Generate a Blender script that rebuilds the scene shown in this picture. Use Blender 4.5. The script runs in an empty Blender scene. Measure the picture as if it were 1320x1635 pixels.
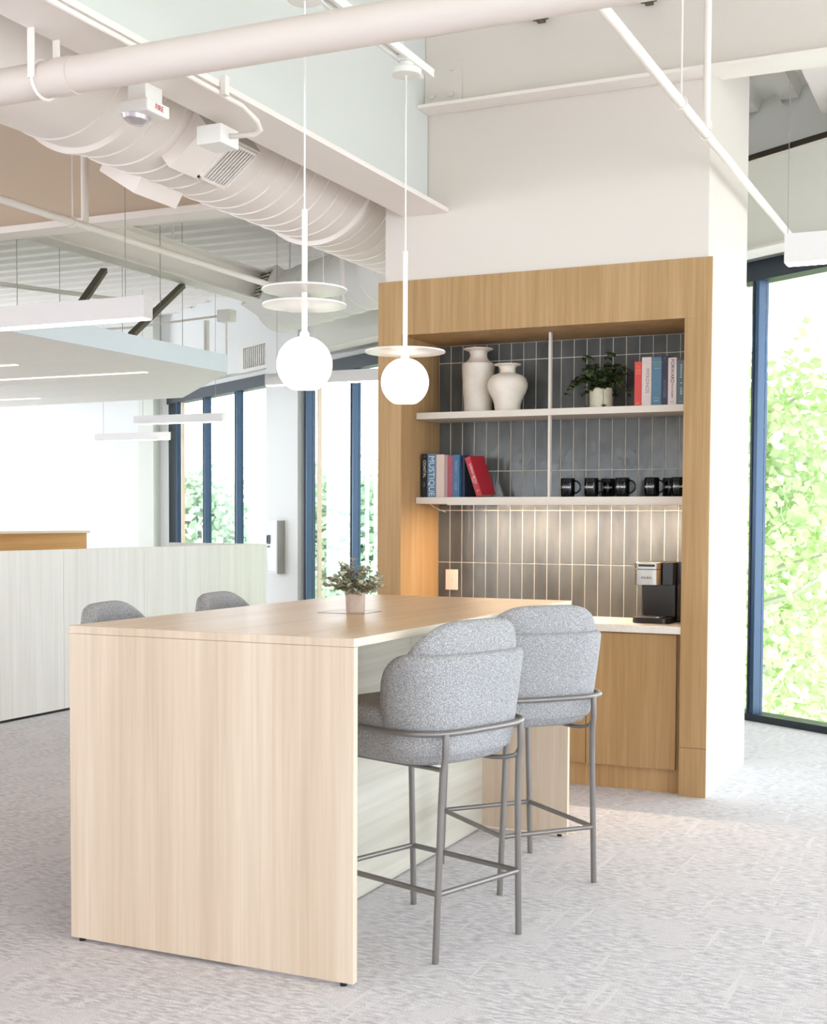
import bpy, math, random
from mathutils import Vector, Matrix
random.seed(7)
R = math.radians
sc = bpy.context.scene
COL = sc.collection
PI = math.pi

# ------------------------------------------------------------------ helpers
class MB:
    def __init__(s): s.v = []; s.f = []; s.m = []; s.mi = 0
    def add(s, vs, fs):
        b = len(s.v); s.v += [tuple(p) for p in vs]
        for f in fs: s.f.append(tuple(b+i for i in f)); s.m.append(s.mi)
        return s
    def box(s, x0, x1, y0, y1, z0, z1):
        vs = [(x0,y0,z0),(x1,y0,z0),(x1,y1,z0),(x0,y1,z0),(x0,y0,z1),(x1,y0,z1),(x1,y1,z1),(x0,y1,z1)]
        return s.add(vs, [(0,3,2,1),(4,5,6,7),(0,1,5,4),(1,2,6,5),(2,3,7,6),(3,0,4,7)])
    def fbox(s, s0, s1, o0, o1, z0, z1):          # box in the facade frame: s along, o = distance inside
        def p(a, o, z): q = FP(a, o); return (q[0], q[1], z)
        vs = [p(s0,o1,z0),p(s1,o1,z0),p(s1,o0,z0),p(s0,o0,z0),p(s0,o1,z1),p(s1,o1,z1),p(s1,o0,z1),p(s0,o0,z1)]
        return s.add(vs, [(0,3,2,1),(4,5,6,7),(0,1,5,4),(1,2,6,5),(2,3,7,6),(3,0,4,7)])
    def tube(s, pts, r, n=12, cap=True):
        pts = [Vector(p) for p in pts]; rs = r if isinstance(r, (list, tuple)) else [r]*len(pts)
        T = []
        for i in range(len(pts)):
            a = pts[max(i-1,0)]; b = pts[min(i+1,len(pts)-1)]
            T.append((b-a).normalized())
        up = Vector((0,0,1)) if abs(T[0].z) < .9 else Vector((1,0,0))
        u = T[0].cross(up).normalized(); vs = []
        for i, p in enumerate(pts):
            u = (u - T[i]*u.dot(T[i])).normalized(); w = T[i].cross(u)
            for k in range(n):
                a = 2*PI*k/n; vs.append(p + (u*math.cos(a)+w*math.sin(a))*rs[i])
        fs = []
        for i in range(len(pts)-1):
            for k in range(n):
                k2 = (k+1) % n; fs.append((i*n+k, i*n+k2, (i+1)*n+k2, (i+1)*n+k))
        if cap: fs.append(tuple(range(n))[::-1]); fs.append(tuple(range((len(pts)-1)*n, len(pts)*n)))
        return s.add(vs, fs)
    def cyl(s, a, b, r, n=16, r2=None): return s.tube([a, b], [r, r if r2 is None else r2], n)
    def lathe(s, prof, n=32, c=(0,0,0)):
        vs = []
        for (r, z) in prof:
            for k in range(n):
                a = 2*PI*k/n; vs.append((c[0]+r*math.cos(a), c[1]+r*math.sin(a), c[2]+z))
        fs = []
        for i in range(len(prof)-1):
            for k in range(n):
                k2 = (k+1) % n; fs.append((i*n+k, i*n+k2, (i+1)*n+k2, (i+1)*n+k))
        if prof[0][0] > 1e-6: fs.append(tuple(range(n))[::-1])
        if prof[-1][0] > 1e-6: fs.append(tuple(range((len(prof)-1)*n, len(prof)*n)))
        return s.add(vs, fs)
    def prism(s, poly, z0, z1):
        n = len(poly); vs = [(x,y,z0) for x,y in poly]+[(x,y,z1) for x,y in poly]
        fs = [tuple(range(n))[::-1], tuple(range(n,2*n))]+[(i,(i+1)%n,(i+1)%n+n,i+n) for i in range(n)]
        return s.add(vs, fs)
    def quad(s, a, b, c, d): return s.add([a,b,c,d], [(0,1,2,3)])
    def xf(s, M): s.v = [tuple(M @ Vector(p)) for p in s.v]; return s
    def mesh(s, name, mat, smooth):
        me = bpy.data.meshes.new(name); me.from_pydata(s.v, [], s.f)
        for m in (mat if isinstance(mat, (list, tuple)) else [mat]): me.materials.append(m)
        if max(s.m, default=0) > 0: me.polygons.foreach_set('material_index', s.m)
        if smooth: me.polygons.foreach_set('use_smooth', [True]*len(me.polygons))
        me.validate(); me.update(); return me

def finish(o, bevel, subsurf):
    if bevel:
        b = o.modifiers.new('bevel', 'BEVEL'); b.width = bevel; b.segments = 2; b.limit_method = 'ANGLE'; b.angle_limit = R(40)
    if subsurf:
        m = o.modifiers.new('sub', 'SUBSURF'); m.levels = subsurf; m.render_levels = subsurf
def autosmooth(o):
    m = o.modifiers.new('ws', 'WEIGHTED_NORMAL'); return m
def link(name, mb, mat, smooth=False, bevel=0, sub=0):
    o = bpy.data.objects.new(name, mb.mesh(name, mat, smooth)); COL.objects.link(o); finish(o, bevel, sub)
    if smooth == 'edge':
        try: o.data.set_sharp_from_angle(angle=R(35))
        except Exception: pass
    return o
def part(name, mb, mat, parent, smooth=False, bevel=0, sub=0, world=False, label=None):
    if world:
        w = parent
        while w.parent: w = w.parent
        mb.xf(w.matrix_basis.inverted())
    o = link(name, mb, mat, smooth, bevel, sub); o.parent = parent
    if label: o['label'] = label
    return o
def thing(name, label, cat, loc=(0,0,0), rotz=0, group=None):
    o = bpy.data.objects.new(name, None); COL.objects.link(o); o.empty_display_size = .1
    o.location = loc; o.rotation_euler = (0,0,rotz); o.matrix_basis = Matrix.Translation(loc) @ Matrix.Rotation(rotz, 4, 'Z')
    o['label'] = label; o['category'] = cat
    if group: o['group'] = group
    return o
def solo(name, mb, mat, label, cat, group=None, smooth=False, bevel=0, kind=None, sub=0):
    xs = [p[0] for p in mb.v]; ys = [p[1] for p in mb.v]; zs = [p[2] for p in mb.v]
    c = Vector(((min(xs)+max(xs))/2, (min(ys)+max(ys))/2, min(zs)))
    mb.xf(Matrix.Translation(-c)); o = link(name, mb, mat, smooth, bevel, sub); o.location = c
    o['label'] = label; o['category'] = cat
    if group: o['group'] = group
    if kind: o['kind'] = kind
    return o
def struct(name, mb, mat, label=None, parent=None, smooth=False, bevel=0):
    o = link(name, mb, mat, smooth, bevel); o['kind'] = 'structure'
    if parent: o.parent = parent
    if label: o['label'] = label
    return o
def dup(o, parent=None):
    c = o.copy(); COL.objects.link(c)
    if parent: c.parent = parent
    for ch in list(o.children): dup(ch, c)
    return c
def text(body, size, M, mat, parent, name='lettering', extrude=.0006, align='CENTER', label=None, shear=0, space=1):
    cu = bpy.data.curves.new('t', 'FONT'); cu.body = body; cu.size = size; cu.extrude = extrude; cu.align_x = align; cu.align_y = 'CENTER'
    cu.shear = shear; cu.space_character = space; cu.resolution_u = 3
    t = bpy.data.objects.new('t', cu); COL.objects.link(t)
    bpy.context.view_layer.update()
    me = bpy.data.meshes.new_from_object(t.evaluated_get(bpy.context.evaluated_depsgraph_get()))
    COL.objects.unlink(t); bpy.data.objects.remove(t)
    me.materials.clear(); me.materials.append(mat); me.name = name
    me.transform(M)
    o = bpy.data.objects.new(name, me); COL.objects.link(o); o.parent = parent
    if label: o['label'] = label
    return o

# ------------------------------------------------------------------ materials
def srgb(r, g, b):
    f = lambda c: (c/255/12.92) if c/255 <= .04045 else ((c/255+.055)/1.055)**2.4
    return (f(r), f(g), f(b), 1)
def mat(name, col, rough=.5, metal=0, spec=.5, emit=None, estr=0, alpha=None):
    m = bpy.data.materials.new(name); m.use_nodes = True; b = m.node_tree.nodes['Principled BSDF']
    b.inputs['Base Color'].default_value = col; b.inputs['Roughness'].default_value = rough
    b.inputs['Metallic'].default_value = metal; b.inputs['Specular IOR Level'].default_value = spec
    if emit: b.inputs['Emission Color'].default_value = emit; b.inputs['Emission Strength'].default_value = estr
    return m
class NT:
    def __init__(s, m): s.nt = m.node_tree; s.b = s.nt.nodes['Principled BSDF']
    def n(s, t, **k):
        o = s.nt.nodes.new(t)
        for a, v in k.items(): setattr(o, a, v)
        return o
    def l(s, a, b): s.nt.links.new(a, b)
def mottled(name, c1, c2, scale, rough=.8, stretch=(1,1,1), bump=0, detail=4, lo=.35, hi=.65, spec=.5, metal=0):
    m = mat(name, c1, rough, metal, spec); t = NT(m)
    tc = t.n('ShaderNodeTexCoord'); mp = t.n('ShaderNodeMapping'); mp.inputs['Scale'].default_value = stretch
    nz = t.n('ShaderNodeTexNoise'); nz.inputs['Scale'].default_value = scale; nz.inputs['Detail'].default_value = detail
    cr = t.n('ShaderNodeValToRGB'); cr.color_ramp.elements[0].position = lo; cr.color_ramp.elements[1].position = hi
    cr.color_ramp.elements[0].color = c1; cr.color_ramp.elements[1].color = c2
    t.l(tc.outputs['Object'], mp.inputs[0]); t.l(mp.outputs[0], nz.inputs['Vector']); t.l(nz.outputs['Fac'], cr.inputs[0]); t.l(cr.outputs[0], t.b.inputs['Base Color'])
    if bump:
        bp = t.n('ShaderNodeBump'); bp.inputs['Strength'].default_value = bump; bp.inputs['Distance'].default_value = .004
        t.l(nz.outputs['Fac'], bp.inputs['Height']); t.l(bp.outputs[0], t.b.inputs['Normal'])
    return m
def wood(name, dark, mid, light, axis='z', fine=120, plank=0, rough=.45, spec=.4, coarse=7):
    """straight grained veneer: fine streaks and broad bands run along one axis"""
    m = mat(name, mid, rough, 0, spec); t = NT(m)
    tc = t.n('ShaderNodeTexCoord')
    st = {'x': (.025,1,1), 'y': (1,.025,1), 'z': (1,1,.025)}[axis]
    def noise(sc_, stretch, det=3, dist=0):
        mp = t.n('ShaderNodeMapping'); mp.inputs['Scale'].default_value = stretch
        nz = t.n('ShaderNodeTexNoise'); nz.inputs['Scale'].default_value = sc_; nz.inputs['Detail'].default_value = det; nz.inputs['Distortion'].default_value = dist
        t.l(tc.outputs['Object'], mp.inputs[0]); t.l(mp.outputs[0], nz.inputs['Vector']); return nz.outputs['Fac']
    a = noise(fine, st, 2); b = noise(coarse, tuple(v if v < 1 else 1 for v in [x*2.2 if x < 1 else 1 for x in st]), 5, .6); c = noise(fine*.3, st, 4, .2)
    def mul(x, f, y, g):
        p = t.n('ShaderNodeMath', operation='MULTIPLY'); p.inputs[1].default_value = f; t.l(x, p.inputs[0])
        q = t.n('ShaderNodeMath', operation='MULTIPLY_ADD'); q.inputs[1].default_value = g; t.l(y, q.inputs[0]); t.l(p.outputs[0], q.inputs[2]); return q.outputs[0]
    s1 = mul(a, .25, b, .4)
    q = t.n('ShaderNodeMath', operation='MULTIPLY_ADD'); q.inputs[1].default_value = .35; t.l(c, q.inputs[0]); t.l(s1, q.inputs[2])
    cr = t.n('ShaderNodeValToRGB'); e = cr.color_ramp.elements
    e[0].position = .36; e[0].color = dark; e[1].position = .64; e[1].color = light
    k = e.new(.5); k.color = mid
    t.l(q.outputs[0], cr.inputs[0]); t.l(cr.outputs[0], t.b.inputs['Base Color'])
    return m
def glassy(name, refl=.08, tint=(1,1,1,1), rough=0.0):
    m = bpy.data.materials.new(name); m.use_nodes = True; nt = m.node_tree; nt.nodes.clear()
    o = nt.nodes.new('ShaderNodeOutputMaterial'); mx = nt.nodes.new('ShaderNodeMixShader'); tr = nt.nodes.new('ShaderNodeBsdfTransparent'); gl = nt.nodes.new('ShaderNodeBsdfGlossy')
    fr = nt.nodes.new('ShaderNodeLayerWeight'); fr.inputs['Blend'].default_value = .25
    mu = nt.nodes.new('ShaderNodeMath'); mu.operation = 'MULTIPLY'; mu.inputs[1].default_value = refl*4
    tr.inputs['Color'].default_value = tint; gl.inputs['Roughness'].default_value = rough
    nt.links.new(fr.outputs['Fresnel'], mu.inputs[0]); nt.links.new(mu.outputs[0], mx.inputs[0])
    nt.links.new(tr.outputs[0], mx.inputs[1]); nt.links.new(gl.outputs[0], mx.inputs[2]); nt.links.new(mx.outputs[0], o.inputs[0])
    return m
def emitter(name, col, s):
    m = mat(name, (.8,.8,.8,1), .5, emit=col, estr=s); return m

WHITE = mat('white_paint', srgb(236,234,229), .6)
CEIL = mat('ceiling_paint', srgb(240,236,230), .65)
STEELW = mat('painted_steel', srgb(238,230,224), .5)
WALLW = mat('wall_paint', srgb(233,234,233), .7)
DUCTM = mat('duct_paint', srgb(236,227,220), .5)
PIPEM = mat('pipe_paint', srgb(216,204,196), .55)
BROWNC = mat('shade_brown', srgb(200,181,160), .8)  # shade away from the windows put into a brown ceiling and girder colour
DARK = mat('dark_aluminium', srgb(38,46,56), .4, .2)
BLUEF = mat('blue_grey_aluminium', srgb(52,76,104), .35, .3)
BLACK = mat('black_plastic', srgb(18,18,20), .3)
SLOT = mat('dark_slot', srgb(70,60,52), .7)
UNI = mat('galvanised_strut', srgb(96,92,80), .5, .5)
WIRE = mat('grey_wire', srgb(150,148,140), .5, .3)
LAM = mat('cream_laminate', srgb(214,205,194), .45)
STONE = mottled('quartz', srgb(228,222,214), srgb(238,233,226), 60, .3, lo=.3, hi=.7)
ASH = wood('pale_ash', srgb(201,179,156), srgb(213,192,170), srgb(223,205,185), 'z', 90, rough=.5)
ASHTOP = wood('pale_ash_top', srgb(206,172,136), srgb(216,184,149), srgb(225,196,163), 'y', 90, rough=.33, spec=.42)
ASHSHADE = wood('shaded_ash_horizontal', srgb(188,182,168), srgb(202,197,184), srgb(213,209,197), 'y', 60, rough=.5)  # same ash as the end panels, under-table shade put into greyer tones
ASHEDGE = wood('ash_edge', srgb(205,190,172), srgb(218,204,187), srgb(228,216,200), 'y', 60, rough=.4)
ASHW = wood('whitewashed_ash', srgb(222,216,212), srgb(231,226,222), srgb(238,234,231), 'z', 70, rough=.55)
OAK = wood('light_oak', srgb(160,126,84), srgb(174,140,97), srgb(187,154,112), 'z', 150, rough=.5, spec=.3, coarse=9)
OAKD = wood('oak_inside', srgb(168,131,88), srgb(184,148,104), srgb(197,163,120), 'z', 150, rough=.5, spec=.3, coarse=9)
METAL = mat('bronze_grey_metal', srgb(136,131,129), .35, .55)
STAIN = mat('brushed_steel', srgb(158,154,148), .3, 1)
GROUT = mat('grout', srgb(216,208,194), .8)
GLASS = glassy('window_glass', .05)
CERAM = mottled('vase_ceramic', srgb(222,212,198), srgb(232,224,212), 12, .55, bump=.15)
POTM = mottled('taupe_pot', srgb(190,170,158), srgb(200,182,170), 25, .7)
POTC = mottled('cream_pot', srgb(200,194,170), srgb(214,208,186), 20, .6)
SOIL = mat('soil', srgb(60,48,38), .9)
SAGE = mottled('sage_leaf', srgb(140,138,110), srgb(206,204,184), 45, .6)
IVY = mottled('ivy_leaf', srgb(34,52,28), srgb(74,98,48), 22, .45)
STEM = mat('plant_stem', srgb(108,96,66), .7)
BARK = mat('tree_bark', srgb(196,192,186), .8)
GLOBE = emitter('opal_glass_lit', (1,.92,.82,1), 2.4)
TUBE = emitter('light_diffuser', (1,.96,.9,1), 8)
TUBEW = emitter('warm_diffuser', (1,.86,.66,1), 1.6)
LED = emitter('led_strip', (1,.75,.52,1), 330)
PLATEP = mat('switch_plate', srgb(236,222,206), .35)
FABRIC = None
def fabric():
    m = mat('grey_boucle', srgb(170,172,176), .95, 0, .2); t = NT(m)
    tc = t.n('ShaderNodeTexCoord')
    nz = t.n('ShaderNodeTexNoise'); nz.inputs['Scale'].default_value = 230; nz.inputs['Detail'].default_value = 3
    vo = t.n('ShaderNodeTexVoronoi'); vo.inputs['Scale'].default_value = 170; vo.inputs['Randomness'].default_value = 1
    cr = t.n('ShaderNodeValToRGB'); e = cr.color_ramp.elements; e[0].position = .38; e[0].color = srgb(140,139,141); e[1].position = .64; e[1].color = srgb(182,182,184)
    c2 = t.n('ShaderNodeValToRGB'); e = c2.color_ramp.elements; e[0].position = .14; e[0].color = (1,1,1,1); e[1].position = .26; e[1].color = (0,0,0,1)
    mx = t.n('ShaderNodeMix', data_type='RGBA'); mx.inputs[7].default_value = srgb(228,228,226)
    t.l(tc.outputs['Object'], nz.inputs['Vector']); t.l(tc.outputs['Object'], vo.inputs['Vector'])
    t.l(nz.outputs['Fac'], cr.inputs[0]); t.l(vo.outputs['Distance'], c2.inputs[0])
    t.l(c2.outputs[0], mx.inputs[0]); t.l(cr.outputs[0], mx.inputs[6]); t.l(mx.outputs[2], t.b.inputs['Base Color'])
    bp = t.n('ShaderNodeBump'); bp.inputs['Strength'].default_value = .5; bp.inputs['Distance'].default_value = .003
    t.l(vo.outputs['Distance'], bp.inputs['Height']); t.l(bp.outputs[0], t.b.inputs['Normal'])
    return m
FABRIC = fabric()
def carpet():
    m = mat('carpet', srgb(190,186,188), .95, 0, .1); t = NT(m); tc = t.n('ShaderNodeTexCoord')
    def nz(scale, stretch, det, rot=0, dist=0):
        mp = t.n('ShaderNodeMapping'); mp.inputs['Scale'].default_value = stretch; mp.inputs['Rotation'].default_value = (0,0,rot)
        n = t.n('ShaderNodeTexNoise'); n.inputs['Scale'].default_value = scale; n.inputs['Detail'].default_value = det; n.inputs['Distortion'].default_value = dist
        t.l(tc.outputs['Object'], mp.inputs[0]); t.l(mp.outputs[0], n.inputs['Vector']); return n.outputs['Fac']
    def ramp(x, p0, p1, c0=(0,0,0,1), c1=(1,1,1,1)):
        r = t.n('ShaderNodeValToRGB'); e = r.color_ramp.elements; e[0].position = p0; e[1].position = p1; e[0].color = c0; e[1].color = c1
        t.l(x, r.inputs[0]); return r.outputs[0]
    def mix(f, a, b):
        q = t.n('ShaderNodeMix', data_type='RGBA'); t.l(f, q.inputs[0])
        for i, c in ((6, a), (7, b)):
            if isinstance(c, tuple): q.inputs[i].default_value = c
            else: t.l(c, q.inputs[i])
        return q.outputs[2]
    base = ramp(nz(60, (.38,1.2,1), 10, R(3), .3), .36, .62, srgb(202,199,205), srgb(248,247,252))
    s1 = ramp(nz(4.5, (1,1,1), 5), .5, .66); s2 = ramp(nz(30, (1,.07,1), 3, R(-3)), .61, .68)
    sp = ramp(nz(170, (1,1,1), 3), .35, .65)
    c = mix(s1, base, srgb(236,233,238)); c = mix(s2, c, srgb(243,241,245))
    fine = nz(330, (.6,1.2,1), 2)
    dk = mix(ramp(fine, .4, .62), srgb(172,166,170), c)
    q = t.n('ShaderNodeMix', data_type='RGBA'); q.inputs[0].default_value = .5; t.l(c, q.inputs[6]); t.l(dk, q.inputs[7])
    t.l(q.outputs[2], t.b.inputs['Base Color'])
    bp = t.n('ShaderNodeBump'); bp.inputs['Strength'].default_value = .4; bp.inputs['Distance'].default_value = .004
    t.l(fine, bp.inputs['Height']); t.l(bp.outputs[0], t.b.inputs['Normal'])
    return m
CARPET = carpet()
def tile_mat():
    m = mat('glazed_tile', srgb(90,92,92), .16, 0, .45); t = NT(m); tc = t.n('ShaderNodeTexCoord')
    mp = t.n('ShaderNodeMapping'); mp.inputs['Scale'].default_value = (1,1,.35)
    n = t.n('ShaderNodeTexNoise'); n.inputs['Scale'].default_value = 26; n.inputs['Detail'].default_value = 2; n.inputs['Distortion'].default_value = .5
    n2 = t.n('ShaderNodeTexNoise'); n2.inputs['Scale'].default_value = 7; n2.inputs['Detail'].default_value = 3
    cr = t.n('ShaderNodeValToRGB'); e = cr.color_ramp.elements; e[0].position = .35; e[0].color = srgb(72,73,73); e[1].position = .65; e[1].color = srgb(96,97,95)
    t.l(tc.outputs['Object'], mp.inputs[0]); t.l(mp.outputs[0], n.inputs['Vector']); t.l(mp.outputs[0], n2.inputs['Vector']); t.l(n2.outputs['Fac'], cr.inputs[0]); t.l(cr.outputs[0], t.b.inputs['Base Color'])
    bp = t.n('ShaderNodeBump'); bp.inputs['Strength'].default_value = .16; bp.inputs['Distance'].default_value = .01
    t.l(n.outputs['Fac'], bp.inputs['Height']); t.l(bp.outputs[0], t.b.inputs['Normal'])
    return m
TILE = tile_mat()
def leafmat(name, a, b):
    m = mottled(name, a, b, 1.3, .6, detail=6); nt = m.node_tree; p = nt.nodes['Principled BSDF']
    tl = nt.nodes.new('ShaderNodeBsdfTranslucent'); mx = nt.nodes.new('ShaderNodeMixShader'); mx.inputs[0].default_value = .45
    nt.links.new(p.inputs['Base Color'].links[0].from_socket, tl.inputs[0]); nt.links.new(p.outputs[0], mx.inputs[1]); nt.links.new(tl.outputs[0], mx.inputs[2])
    nt.links.new(mx.outputs[0], nt.nodes['Material Output'].inputs[0]); return m
LEAFN = leafmat('tree_leaf', srgb(178,206,138), srgb(238,244,216))
LEAFF = leafmat('hazed_tree_leaf', srgb(128,158,126), srgb(176,198,170))  # distance haze put into a washed-out leaf green
DISC = bpy.data.materials.new('ribbed_clear_disc'); DISC.use_nodes = True
_nt = DISC.node_tree; _b = _nt.nodes['Principled BSDF']; _b.inputs['Base Color'].default_value = srgb(250,246,242); _b.inputs['Roughness'].default_value = .12
_tr = _nt.nodes.new('ShaderNodeBsdfTransparent'); _mx = _nt.nodes.new('ShaderNodeMixShader'); _mx.inputs[0].default_value = .72
_nt.links.new(_tr.outputs[0], _mx.inputs[1]); _nt.links.new(_b.outputs[0], _mx.inputs[2]); _nt.links.new(_mx.outputs[0], _nt.nodes['Material Output'].inputs[0])
PC = {}
def paint(r, g, b, rough=.5):
    k = (r,g,b,rough)
    if k not in PC: PC[k] = mat('paint_%d_%d_%d' % (r,g,b), srgb(r,g,b), rough)
    return PC[k]

# ------------------------------------------------------------------ facade frame
A0 = Vector((.063, 6.06, 0)); TH = R(-33); DR = Vector((math.cos(TH), math.sin(TH), 0)); NR = Vector((-DR.y, DR.x, 0))
def FP(s_, o, z=0): return A0 + DR*s_ - NR*o + Vector((0,0,z))
def facade_x(y): return (5.1167-.83867*y)/.54464
ZD = 4.32      # underside of the roof deck

# ------------------------------------------------------------------ setting
fl = [(-16,-8), (9,-8), (9, (5.1167-.54464*9)/.83867), (FP(-11.04,-.15).x, FP(-11.04,-.15).y), (-16, 12.2)]
struct('floor', MB().prism(fl, -.12, 0), CARPET, 'grey flecked office carpet')
# roof deck: ribs beyond the left girder, plain soffit in front of it
m = MB(); P = .305; y = 3.62
while y < 14:
    xe = min(-1.25, facade_x(y+.3)+.35); a = [(0,.0),(.12,.0),(.15,.075),(.275,.075),(.305,0)]
    if xe < -15: break
    for i in range(4):
        (u0,w0),(u1,w1) = a[i], a[i+1]
        m.quad((-16,y+u0,ZD+w0), (-16,y+u1,ZD+w1), (xe,y+u1,ZD+w1), (xe,y+u0,ZD+w0))
    y += P
x = -1.25
while x < 6:      # ribs of the right bay run away from the camera
    ye = (5.1167-.54464*(x+.3))/.83867+.1
    if ye < 3.4: break
    for i in range(4):
        (u0,w0),(u1,w1) = a[i], a[i+1]
        m.quad((x+u0,3.3,ZD+w0), (x+u0,ye,ZD+w0), (x+u1,ye,ZD+w1), (x+u1,3.3,ZD+w1))
    x += P
struct('ceiling', m, CEIL, 'white corrugated roof deck')
m = MB().box(-1.24, 9, -8, 3.3, ZD, ZD+.1); struct('ceiling', m, mat('soffit_paint', srgb(206,200,186), .8), 'plain ceiling over the island')
m = MB().box(-16, -1.24, -8, 3.6, ZD, ZD+.1); struct('ceiling', m, BROWNC, 'shade-brown ceiling left of the long beam')
struct('ceiling', MB().box(-16, 9, -8, 16, ZD+.115, ZD+.2), CEIL, 'roof above the deck')
struct('wall_far', MB().box(-16, FP(-11.04,0).x+.05, 12.07, 12.25, 0, ZD+.1), WALLW, 'far white wall')
struct('wall_far', MB().box(-9.62, -9.36, 11.9, 12.07, 0, ZD), mat('pilaster', srgb(226,228,220), .7), 'pilaster in the far corner')
# facade: wall above the windows and piers
m = MB(); m.fbox(-11.04, -7.7, -.12, .0, 3.2, ZD+.1); m.fbox(-6.87, -2.3, -.12, 0, 3.2, ZD+.1); m.fbox(-2.3, 10.9, -.12, 0, 3.25, 3.6); m.fbox(-2.3, 10.9, -.12, 0, 4.04, ZD+.1)
m.fbox(-2.3, -1.35, -.12, 0, 0, ZD)
struct('wall_window', m, WALLW, 'white wall above the windows')
struct('trim_1', MB().fbox(-1.35, 10.9, -.04, -.01, 3.6, 4.06), SLOT, 'dark strip of high glazing')
struct('wall_pier', MB().fbox(-7.6999, -6.87, -.12, .1, 0, ZD), WALLW, 'white pier between the windows')
struct('trim_2', MB().fbox(-11.1, 10.9, -.06, 0, 3.26, 3.3), WALLW)
def window(n, s0, s1, mull, ztop, tan=None):
    e = bpy.data.objects.new('window_%d' % n, None); COL.objects.link(e); e['kind'] = 'structure'
    f = MB(); f.fbox(s0, s1, -.1, .06, 0, .05); f.fbox(s0, s1, -.1, .05, ztop, ztop+.14); f.fbox(s0, s0+.06, -.1, .02, .05, ztop); f.fbox(s1-.06, s1, -.1, .02, .05, ztop)
    struct('window_frame', f, DARK, parent=e)
    for q in mull:
        struct('mullion', MB().fbox(q, q+.055, -.05, .045, .05, ztop), BLUEF, parent=e)
        struct('mullion_cover', MB().fbox(q-.002, q+.016, .045, .052, .05, ztop), DARK, parent=e)
    ed = [s0+.06]+list(mull)+[s1-.06]
    for i in range(len(ed)-1):
        struct('pane', MB().fbox(ed[i]+(.055 if i else 0), ed[i+1], -.03, -.022, .05, ztop), GLASS, parent=e)
    return e
w1 = window(1, -11.04, -7.7, [-10.72, -9.74, -8.72], 3.055)
w2 = window(2, -6.87, -2.3, [-6.80, -5.72, -4.68, -3.64], 3.055)
w3 = window(3, -1.35, 10.9, [-.95, .055, 2.5, 3.75, 5.0, 6.25, 7.5, 8.75, 10], 3.125)
TAN = paint(226,204,182)
struct('trim_3', MB().fbox(-10.58, -10.54, -.02, .02, .05, 3.055), TAN)
struct('trim_4', MB().fbox(-6.54, -6.5, -.02, .02, .05, 3.055), TAN)
# unseen windows behind, right and left of the camera, added to let daylight in
def winbox(n, x0, x1, y0, y1, step):
    e = bpy.data.objects.new('window_%d' % n, None); COL.objects.link(e); e['kind'] = 'structure'
    f = MB(); f.box(x0,x1,y0,y1,0,.08); f.box(x0,x1,y0,y1,3.6,4.4)
    L = max(x1-x0, y1-y0); k = 0
    while k <= L:
        if x1-x0 > y1-y0: f.box(x0+k, x0+k+.08, y0, y1, 0, 3.6)
        else: f.box(x0, x1, y0+k, y0+k+.08, 0, 3.6)
        k += step
    struct('window_frame', f, DARK, parent=e)
winbox(4, -16, 9, -8.1, -8, 2.5); struct('wall_back_unseen', MB().box(-16,9,-8.06,-8,0,.8).box(-16,9,-8.06,-8,2.3,4.4), WALLW); winbox(5, 9, 9.1, -8, .2, 2.0); winbox(6, -16.1, -16, -8, 12, 2.5)  # unseen back wall added, its closed bands cut the frontal daylight

# core wall behind the coffee niche
YU, XA, XB, ZT = 3.197, -1.499, .383, 2.764
XO, XP, ZO = -1.354, .245, 2.462
CREAMW = mat('warm_wall_paint', srgb(219,211,202), .7)
struct('wall_core', MB().box(-1.462, .358, 3.212, 4.25, ZT, ZD), CREAMW, 'painted wall above the niche')
m = MB(); m.box(XA+.03, .3, 3.74, 4.25, 0, ZT); m.box(.262, .383, 3.214, 4.254, 0, ZT)
struct('wall_core', m, WALLW, 'white side wall of the niche')

# ------------------------------------------------------------------ coffee niche (oak surround)
t = thing('cabinet_surround', 'tall light oak surround framing the recessed coffee niche', 'built-in surround', (-.55, 3.2, 0))
part('side_panel', MB().box(XA, XO, YU, 3.738, 0, ZT), OAK, t, world=True)
part('side_panel', MB().box(XP, XB, YU, 3.213, .256, ZT-.305), OAK, t, world=True)
part('header_panel', MB().box(XO+.0005, XP, YU, 3.738, ZO, ZT), OAK, t, world=True)
part('header_panel', MB().box(XP, XB, YU, 3.213, ZT-.3045, ZT), OAK, t, world=True)
part('base_panel', MB().box(XP, XB, YU, 3.213, 0, .2535), OAK, t, world=True)
part('inner_panel', MB().box(XP, .261, 3.214, 3.738, 0, ZO-.001), OAK, t, world=True)
# tiles
xs = [XO+.001]; 
while xs[-1]+.0765 < XP: xs.append(xs[-1]+.0765)
xs.append(XP-.001)
zs = [.866, 1.173, 1.483, 1.715, 2.036, 2.36, 2.461]
m = MB(); g = .0022
for i in range(len(xs)-1):
    for j in range(len(zs)-1):
        if xs[i+1]-xs[i] < .012: continue
        x0, x1, z0, z1 = xs[i]+g, xs[i+1]-g, zs[j]+g, zs[j+1]-g; b = .0015
        m.add([(x0,3.736,z0),(x1,3.736,z0),(x1,3.736,z1),(x0,3.736,z1),(x0,3.7285,z0),(x1,3.7285,z0),(x1,3.7285,z1),(x0,3.7285,z1),
               (x0+b,3.727,z0+b),(x1-b,3.727,z0+b),(x1-b,3.727,z1-b),(x0+b,3.727,z1-b)],
              [(0,1,5,4),(1,2,6,5),(2,3,7,6),(3,0,4,7),(4,5,9,8),(5,6,10,9),(6,7,11,10),(7,4,8,11),(8,9,10,11)])
t = thing('tile_backsplash', 'grey glazed vertical stacked tile backsplash with pale grout', 'backsplash', (-.55, 3.73, .866))
part('tiles', m, TILE, t, world=True)
part('grout', MB().box(XO+.001, XP-.001, 3.7295, 3.737, .866, 2.461), GROUT, t, world=True)
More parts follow.
